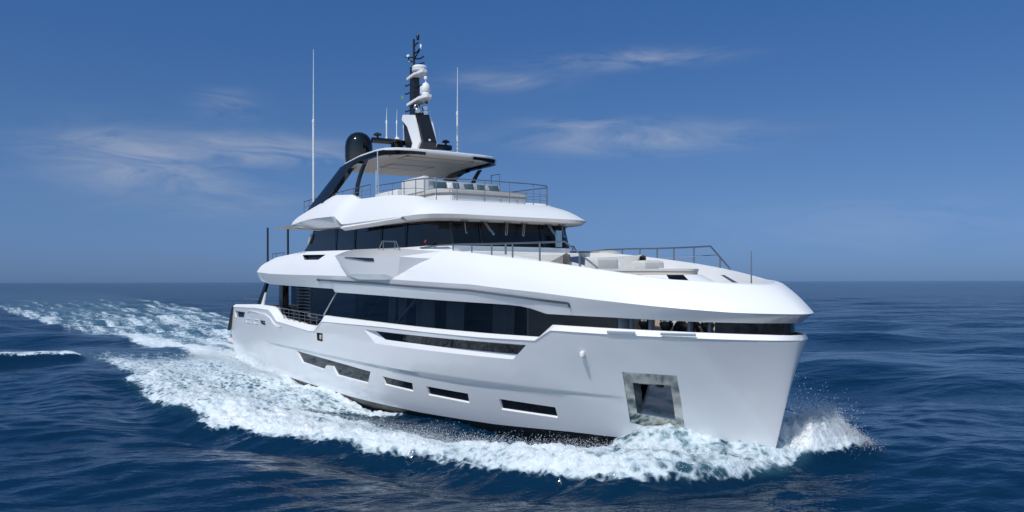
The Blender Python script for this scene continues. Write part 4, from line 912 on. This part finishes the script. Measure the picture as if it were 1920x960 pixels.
# relief of the bow wave: a rolling crest near its outer side, a smooth mound against the bow
cy_ = lerp(yi, yo, .58); wd = np.maximum(.5, (yo-yi)*.36)
crest = np.exp(-((ay-cy_)/wd)**2)
ch = np.interp(gx, [-45, -31, -20, -12, -8, -5, -3, -1, 0, .6], [.12, .30, .36, .42, .50, .62, .66, .62, .55, .1])
portk = np.where(gy > 0, .55, 1.0)
h_b = crest*ch*fwd*portk
mx_ = np.exp(-((gx+2.6)/1.55)**2)*np.exp(-(np.maximum(0, dist-.2)/1.1)**2)*.92
mb = np.exp(-((gx+.35)/.95)**2)*np.exp(-(ay/1.3)**2)*.66
plume = np.exp(-((gx-.0)/.75)**2)*(ss(0, 1.0, gy)*ss(4.1, 2.0, gy))
h_b = np.maximum(h_b*(1-.5*ss(.3, .9, mx_)), mx_)+mb*.62+plume*.62
# trough alongside amidships and the dark dip before the crest
tr_ = -.34*np.exp(-((gx+11.5)/7.5)**2)*np.exp(-((dist-.6)/1.5)**2)
out_tr = -.16*np.exp(-((ay-yo-.9)/.8)**2)*ss(-45, -5, gx)*ss(1, -1, gx)
# second diverging crest off the quarter
lx = gx+42.3+.35*(gy+13.5)*-.6+.5*(vnoise(gy*.5, gx*.1, 71, 3)-.5)
cr2 = .62*np.exp(-(lx/np.where(lx > 0, 1.0, 2.4))**2)*ss(-10.6, -12.2, gy)*ss(-34, -22, gy)
cr3 = .34*np.exp(-((gy+13.2+.10*(gx+22))/1.6)**2)*np.exp(-((gx+30)/9.0)**2)
stern = ss(-29, -44, gx)
wk_x = [-400, -148, -117, -84, -56, -46, -37, -30]; wk_y = [30, 15.2, 12.8, 10.9, 7.6, 5.8, 4.9, 4.2]
yw = np.interp(gx, wk_x, wk_y)+1.3*(vnoise(gx*.12, gy*.12, 13, 3)-.5)
wake = ss(-.9, 1.2, yw-ay)*ss(-33, -38, gx)
fade_w = np.exp(np.minimum(0, gx+38)/120)
rough_w = (vnoise(gx*.55, gy*.75, 14, 4)-.5)
h += h_b+tr_+out_tr+cr2+cr3
h += wake*fade_w*(rough_w*.55+.10)
# mask of foam
hullfoam = np.exp(-(np.maximum(0, dist-.1)/.55)**2)*ss(-11.5, -16, gx)*ss(-42, -37, gx)
spread = ss(-13, -18, gx)*ss(-60, -34, gx)*ss(-.3, .8, yo-ay)*ss(0, .5, dist)
flow = vnoise(gx*.55, (ay-cy_)*1.9+7, 91, 5, .6)
foam = band_*(.62+.80*flow)*np.interp(gx, [-60, -45, -38, -30, -20, -12, -3, 0, .5], [0, .25, .62, .74, .82, .94, .86, .66, .70])
foam = np.maximum(foam, hullfoam*.92)
foam = np.maximum(foam, spread*.76)
edge_w = .30+.5*np.exp(-((ay-yw+1.6)/1.5)**2)
stk = vnoise(gx*.10, gy*.9, 81, 4, .6)
foam = np.maximum(foam, wake*fade_w**.25*(.53+edge_w*.30+.20*ss(-80, -38, gx)+.80*(vnoise(gx*.045, gy*.9, 82, 4, .55)-.47)))
foam = np.clip(foam, 0, 1)
foam = np.maximum(foam, (.35+1.05*vnoise(gx*1.3, gy*.7, 97, 4))*ss(.20, .42, cr2)*ss(.75, .1, lx)*ss(-26, -16, gy))
foam = np.maximum(foam, ss(.12, .45, mb)*.8+ss(.2, .7, plume)*1.0*ss(.0, .5, gy))
dome = ss(.35, .75, mx_)*.0
foam = np.maximum(foam, (.58+.35*vnoise(gx*1.6, gy*1.6, 95, 4))*ss(.12, .5, mx_)*ss(-.1, .1, dist)*fwd)
foam = np.where(inship, 0, foam)
far_keep = ss(400, 200, np.abs(gx))
foam *= far_keep
# churned relief inside foam
fine = ss(.5, .1, sp_)
n1 = vnoise(gx*.9+.8*(flow-.5), (ay-cy_)*2.3, 31, 6, .62); n2 = 1-np.abs(vnoise(gx*1.7, gy*3.6, 33, 5, .65)*2-1)
h += foam*fine*((n1-.5)*.44+(n2-.6)*.20)*np.interp(gx, [-40, -20, 0], [.55, .75, 1.0])
h += foam*fine*.10*(vnoise(gx*7, gy*7, 35, 3)-.5)*1.6
h += .02*fine*(vnoise(gx*3.1, gy*2.3, 41, 4)-.5)
h = np.where(inship & (h > -.25), -.25-.4*ss(0, .5, -dist), h)
aer = np.clip(wake*fade_w**.4*1.2*vnoise(gx*.09, gy*.16, 51, 3)*1.3*ss(-.5, 3, yw-ay)+.6*band_*ss(-26, -6, gx)*ss(.3, .9, yo-ay)+spread*.45+ss(.2, .7, mx_)*.5, 0, 1)
nX, nY = len(X), len(Y)
co = np.empty((nX*nY, 3), np.float32); co[:, 0] = gx.ravel(); co[:, 1] = gy.ravel(); co[:, 2] = h.ravel()
idx = np.arange(nX*nY).reshape(nX, nY); quads = np.stack([idx[:-1, :-1], idx[1:, :-1], idx[1:, 1:], idx[:-1, 1:]], -1).reshape(-1, 4)
me = bpy.data.meshes.new('sea'); me.vertices.add(len(co)); me.vertices.foreach_set('co', co.ravel())
me.loops.add(quads.size); me.loops.foreach_set('vertex_index', quads.ravel().astype(np.int32)); me.polygons.add(len(quads))
me.polygons.foreach_set('loop_start', np.arange(0, quads.size, 4, dtype=np.int32)); me.polygons.foreach_set('loop_total', np.full(len(quads), 4, np.int32))
me.polygons.foreach_set('use_smooth', np.ones(len(quads), bool)); me.update()
for nm, arr in (('foam', foam), ('aerated', aer), ('coarse', ss(.35, 4, sp_))):
    at_ = me.attributes.new(nm, 'FLOAT', 'POINT'); at_.data.foreach_set('value', arr.ravel().astype(np.float32))
sea = bpy.data.objects.new('sea', me); COL.objects.link(sea); sea['kind'] = 'structure'
m = bpy.data.materials.new('sea_water'); m.use_nodes = True; t = m.node_tree; Nn = t.nodes; Nn.clear(); K = t.links
def nn(ty, **k):
    n = Nn.new(ty)
    for a, b in k.items(): setattr(n, a, b)
    return n
def mth(op, *a):
    n = nn('ShaderNodeMath', operation=op)
    for i, v in enumerate(a):
        if isinstance(v, (int, float)): n.inputs[i].default_value = v
        else: K.new(v, n.inputs[i])
    return n.outputs[0]
def noise(vec, scale, det=4, ro=.5, dist_=0, sc3=None):
    if sc3:
        mp = nn('ShaderNodeMapping'); K.new(vec, mp.inputs[0]); mp.inputs['Scale'].default_value = sc3; vec = mp.outputs[0]
        mp.inputs['Rotation'].default_value = (0, 0, 0)
    n = nn('ShaderNodeTexNoise'); K.new(vec, n.inputs[0]); n.inputs['Scale'].default_value = scale; n.inputs['Detail'].default_value = det; n.inputs['Roughness'].default_value = ro; n.inputs['Distortion'].default_value = dist_
    return n.outputs[0]
o_ = nn('ShaderNodeOutputMaterial'); geo = nn('ShaderNodeNewGeometry'); P_ = geo.outputs['Position']
rot = nn('ShaderNodeVectorRotate'); rot.rotation_type = 'Z_AXIS'; K.new(P_, rot.inputs['Vector']); rot.inputs['Angle'].default_value = -(wind)
PR = rot.outputs[0]
wat = nn('ShaderNodeBsdfPrincipled'); wat.inputs['IOR'].default_value = 1.33; wat.inputs['Roughness'].default_value = .10
fa = nn('ShaderNodeAttribute', attribute_name='foam'); aa = nn('ShaderNodeAttribute', attribute_name='aerated')
wc = nn('ShaderNodeMix', data_type='RGBA'); wc.inputs[6].default_value = (.0010, .0185, .046, 1); wc.inputs[7].default_value = (.075, .19, .225, 1)
K.new(mth('MULTIPLY', aa.outputs['Fac'], mth('MINIMUM', 1.0, mth('MULTIPLY', noise(P_, .8, 4), 1.3))), wc.inputs[0]); K.new(wc.outputs[2], wat.inputs['Base Color'])
# ripples too fine for the mesh
ca = nn('ShaderNodeAttribute', attribute_name='coarse')
b0 = nn('ShaderNodeBump'); b0.inputs['Strength'].default_value = 1; K.new(mth('MULTIPLY', ca.outputs['Fac'], 2.2), b0.inputs['Distance']); K.new(noise(PR, .22, 6, .62, .3, (1.0, .5, 1)), b0.inputs['Height'])
b1 = nn('ShaderNodeBump'); K.new(b0.outputs[0], b1.inputs['Normal']); b1.inputs['Strength'].default_value = .42; K.new(mth('MULTIPLY', noise(P_, .06, 3), 1.0), b1.inputs['Strength']); b1.inputs['Distance'].default_value = .35; K.new(noise(PR, .9, 5, .55, .3, (1.0, .45, 1)), b1.inputs['Height'])
b2 = nn('ShaderNodeBump'); b2.inputs['Strength'].default_value = .22; b2.inputs['Distance'].default_value = .05; K.new(noise(PR, 5.0, 4, .6, .2, (1, .5, 1)), b2.inputs['Height']); K.new(b1.outputs[0], b2.inputs['Normal'])
K.new(b2.outputs[0], wat.inputs['Normal'])
# foam cover
f1 = noise(P_, 1.7, 9, .68, .6, (.55, 1.15, 1)); f2 = noise(P_, 9.0, 5, .65, .3)
vor = nn('ShaderNodeTexVoronoi', feature='DISTANCE_TO_EDGE'); K.new(P_, vor.inputs[0]); vor.inputs['Scale'].default_value = 3.2
f3 = noise(P_, .8, 6, .6, .9, (.5, 1.6, 1))
fn = mth('ADD', mth('ADD', mth('MULTIPLY', f1, .50), mth('MULTIPLY', f3, .30)), mth('MULTIPLY', f2, .20))
lace = mth('MULTIPLY', mth('SUBTRACT', .12, vor.outputs[0]), .35)
cov = mth('SUBTRACT', mth('ADD', mth('ADD', mth('MULTIPLY', fa.outputs['Fac'], .70), fn), lace), .865)
mr = nn('ShaderNodeMapRange', interpolation_type='SMOOTHSTEP'); K.new(cov, mr.inputs[0]); mr.inputs[1].default_value = 0; mr.inputs[2].default_value = .22
hasf = mth('MINIMUM', 1.0, mth('MULTIPLY', fa.outputs['Fac'], 8.0)); cf = mth('MULTIPLY', mr.outputs[0], hasf)
fo = nn('ShaderNodeBsdfPrincipled'); fo.inputs['Base Color'].default_value = (.80, .84, .86, 1); fo.inputs['Roughness'].default_value = .65
fcol = nn('ShaderNodeMix', data_type='RGBA'); fcol.inputs[6].default_value = (.46, .60, .66, 1); fcol.inputs[7].default_value = (.86, .88, .89, 1)
mr2 = nn('ShaderNodeMapRange'); K.new(cov, mr2.inputs[0]); mr2.inputs[1].default_value = .02; mr2.inputs[2].default_value = .45; K.new(mr2.outputs[0], fcol.inputs[0]); K.new(fcol.outputs[2], fo.inputs['Base Color'])
fb_ = nn('ShaderNodeBump'); fb_.inputs['Strength'].default_value = .9; fb_.inputs['Distance'].default_value = .12; K.new(mth('ADD', mth('MULTIPLY', f1, 1.0), mth('MULTIPLY', f2, .5)), fb_.inputs['Height']); K.new(fb_.outputs[0], fo.inputs['Normal'])
ms = nn('ShaderNodeMixShader'); K.new(cf, ms.inputs[0]); K.new(wat.outputs[0], ms.inputs[1]); K.new(fo.outputs[0], ms.inputs[2]); K.new(ms.outputs[0], o_.inputs[0])
me.materials.append(m)

# ------------------------------------------------------------------ spray: many small droplets thrown up along the bow wave
def sample_h(x, y):
    i = np.clip(np.searchsorted(X, x), 0, nX-1); j = np.clip(np.searchsorted(Y, y), 0, nY-1); return h[i, j], foam[i, j]
pts = []; rad = []
def emit(x, y, up_, r0, r1, top=1.4):
    ok_ = up_ < top; x, y, up_ = x[ok_], y[ok_], up_[ok_]
    hh, ff = sample_h(x, y); keep = ~((x < -.15) & (x > -39) & (np.abs(y) < np.interp(-x, [0, 3, 6, 10, 15, 19, 40], [0, .95, 1.9, 2.8, 3.5, 3.9, 3.9])+.1*up_))
    z = hh+up_; pts.append(np.stack([x, y, z], 1)[keep]); rad.append((r0+(r1-r0)*rng.random(len(x))**3)[keep])
n = 15000    # port plume beside the stem
a = rng.random(n); hgt = rng.gamma(1.6, .10, n)*np.interp(a, [0, .3, .7, 1], [.5, 1.0, .9, .25])
emit(.0+.35*a+rng.normal(0, .20, n)-.25*hgt, .25+2.7*a**.8+rng.normal(0, .22, n), hgt*.85, .005, .014)
n = 700     # drops flung off the far side of the bow
emit(-4.4+3.2*rng.random(n), 4.4+1.3*rng.random(n), rng.exponential(.32, n)+.1, .007, .02)
n = 20000     # along the crest of the starboard bow wave
x = .3-13*rng.random(n)**1.1; yo_ = np.interp(x, ox, oy); yi_ = np.interp(x, ic_x, ic_y); y = -(yi_+(yo_-yi_)*np.clip(.55+rng.normal(0, .17, n), 0, .82))
emit(x, y, rng.exponential(.07, n)*(1+.8*vnoise(x*1.3, y*1.3, 61, 2)), .005, .014, .34)
n = 5000
x = -12-22*rng.random(n); yo_ = np.interp(x, ox, oy); y = -(yo_*(.66+.28*rng.random(n)))
emit(x, y, rng.exponential(.07, n), .007, .018)
n = 2200     # splashes leaping beside the hull amidships
x = rng.choice([-9.4, -8.5, -7.6], n)+rng.normal(0, .35, n); emit(x, -(np.interp(-x, [6, 8, 10], [3.3, 3.9, 4.6])+rng.normal(0, .25, n)), rng.exponential(.13, n), .006, .017)
n = 26000    # spray streaming off the stern quarter
x = -26-14*rng.random(n)**.9; up_ = rng.exponential(.26, n)*np.interp(x, [-40, -34, -29, -26], [.6, 1.2, .9, .4]); emit(x, -(3.9+.08*(-x-26)+np.abs(rng.normal(0, .55, n))), up_, .006, .015)
pts = np.concatenate(pts); rad = np.concatenate(rad)
octa = np.array([(1, 0, 0), (-1, 0, 0), (0, 1, 0), (0, -1, 0), (0, 0, 1), (0, 0, -1)], np.float32); tri = np.array([(0, 2, 4), (2, 1, 4), (1, 3, 4), (3, 0, 4), (2, 0, 5), (1, 2, 5), (3, 1, 5), (0, 3, 5)])
v = (pts[:, None, :]+octa[None]*rad[:, None, None]).reshape(-1, 3).astype(np.float32); f = (tri[None]+6*np.arange(len(pts))[:, None, None]).reshape(-1, 3)
me2 = bpy.data.meshes.new('spray'); me2.vertices.add(len(v)); me2.vertices.foreach_set('co', v.ravel()); me2.loops.add(f.size); me2.loops.foreach_set('vertex_index', f.ravel().astype(np.int32)); me2.polygons.add(len(f))
me2.polygons.foreach_set('loop_start', np.arange(0, f.size, 3, dtype=np.int32)); me2.polygons.foreach_set('loop_total', np.full(len(f), 3, np.int32)); me2.polygons.foreach_set('use_smooth', np.ones(len(f), bool)); me2.update()
spray = bpy.data.objects.new('spray', me2); COL.objects.link(spray); tag(spray, 'white spray thrown up around the bow and along the hull', 'spray', None, 'stuff')
ms_ = bpy.data.materials.new('spray_water'); ms_.use_nodes = True; t = ms_.node_tree; b = t.nodes['Principled BSDF']; b.inputs['Base Color'].default_value = (.85, .88, .90, 1); b.inputs['Roughness'].default_value = .4
tl = t.nodes.new('ShaderNodeBsdfTranslucent'); tl.inputs[0].default_value = (.85, .88, .9, 1); mx = t.nodes.new('ShaderNodeMixShader'); mx.inputs[0].default_value = .62; t.links.new(b.outputs[0], mx.inputs[1]); t.links.new(tl.outputs[0], mx.inputs[2]); t.links.new(mx.outputs[0], t.nodes['Material Output'].inputs[0])
me2.materials.append(ms_)
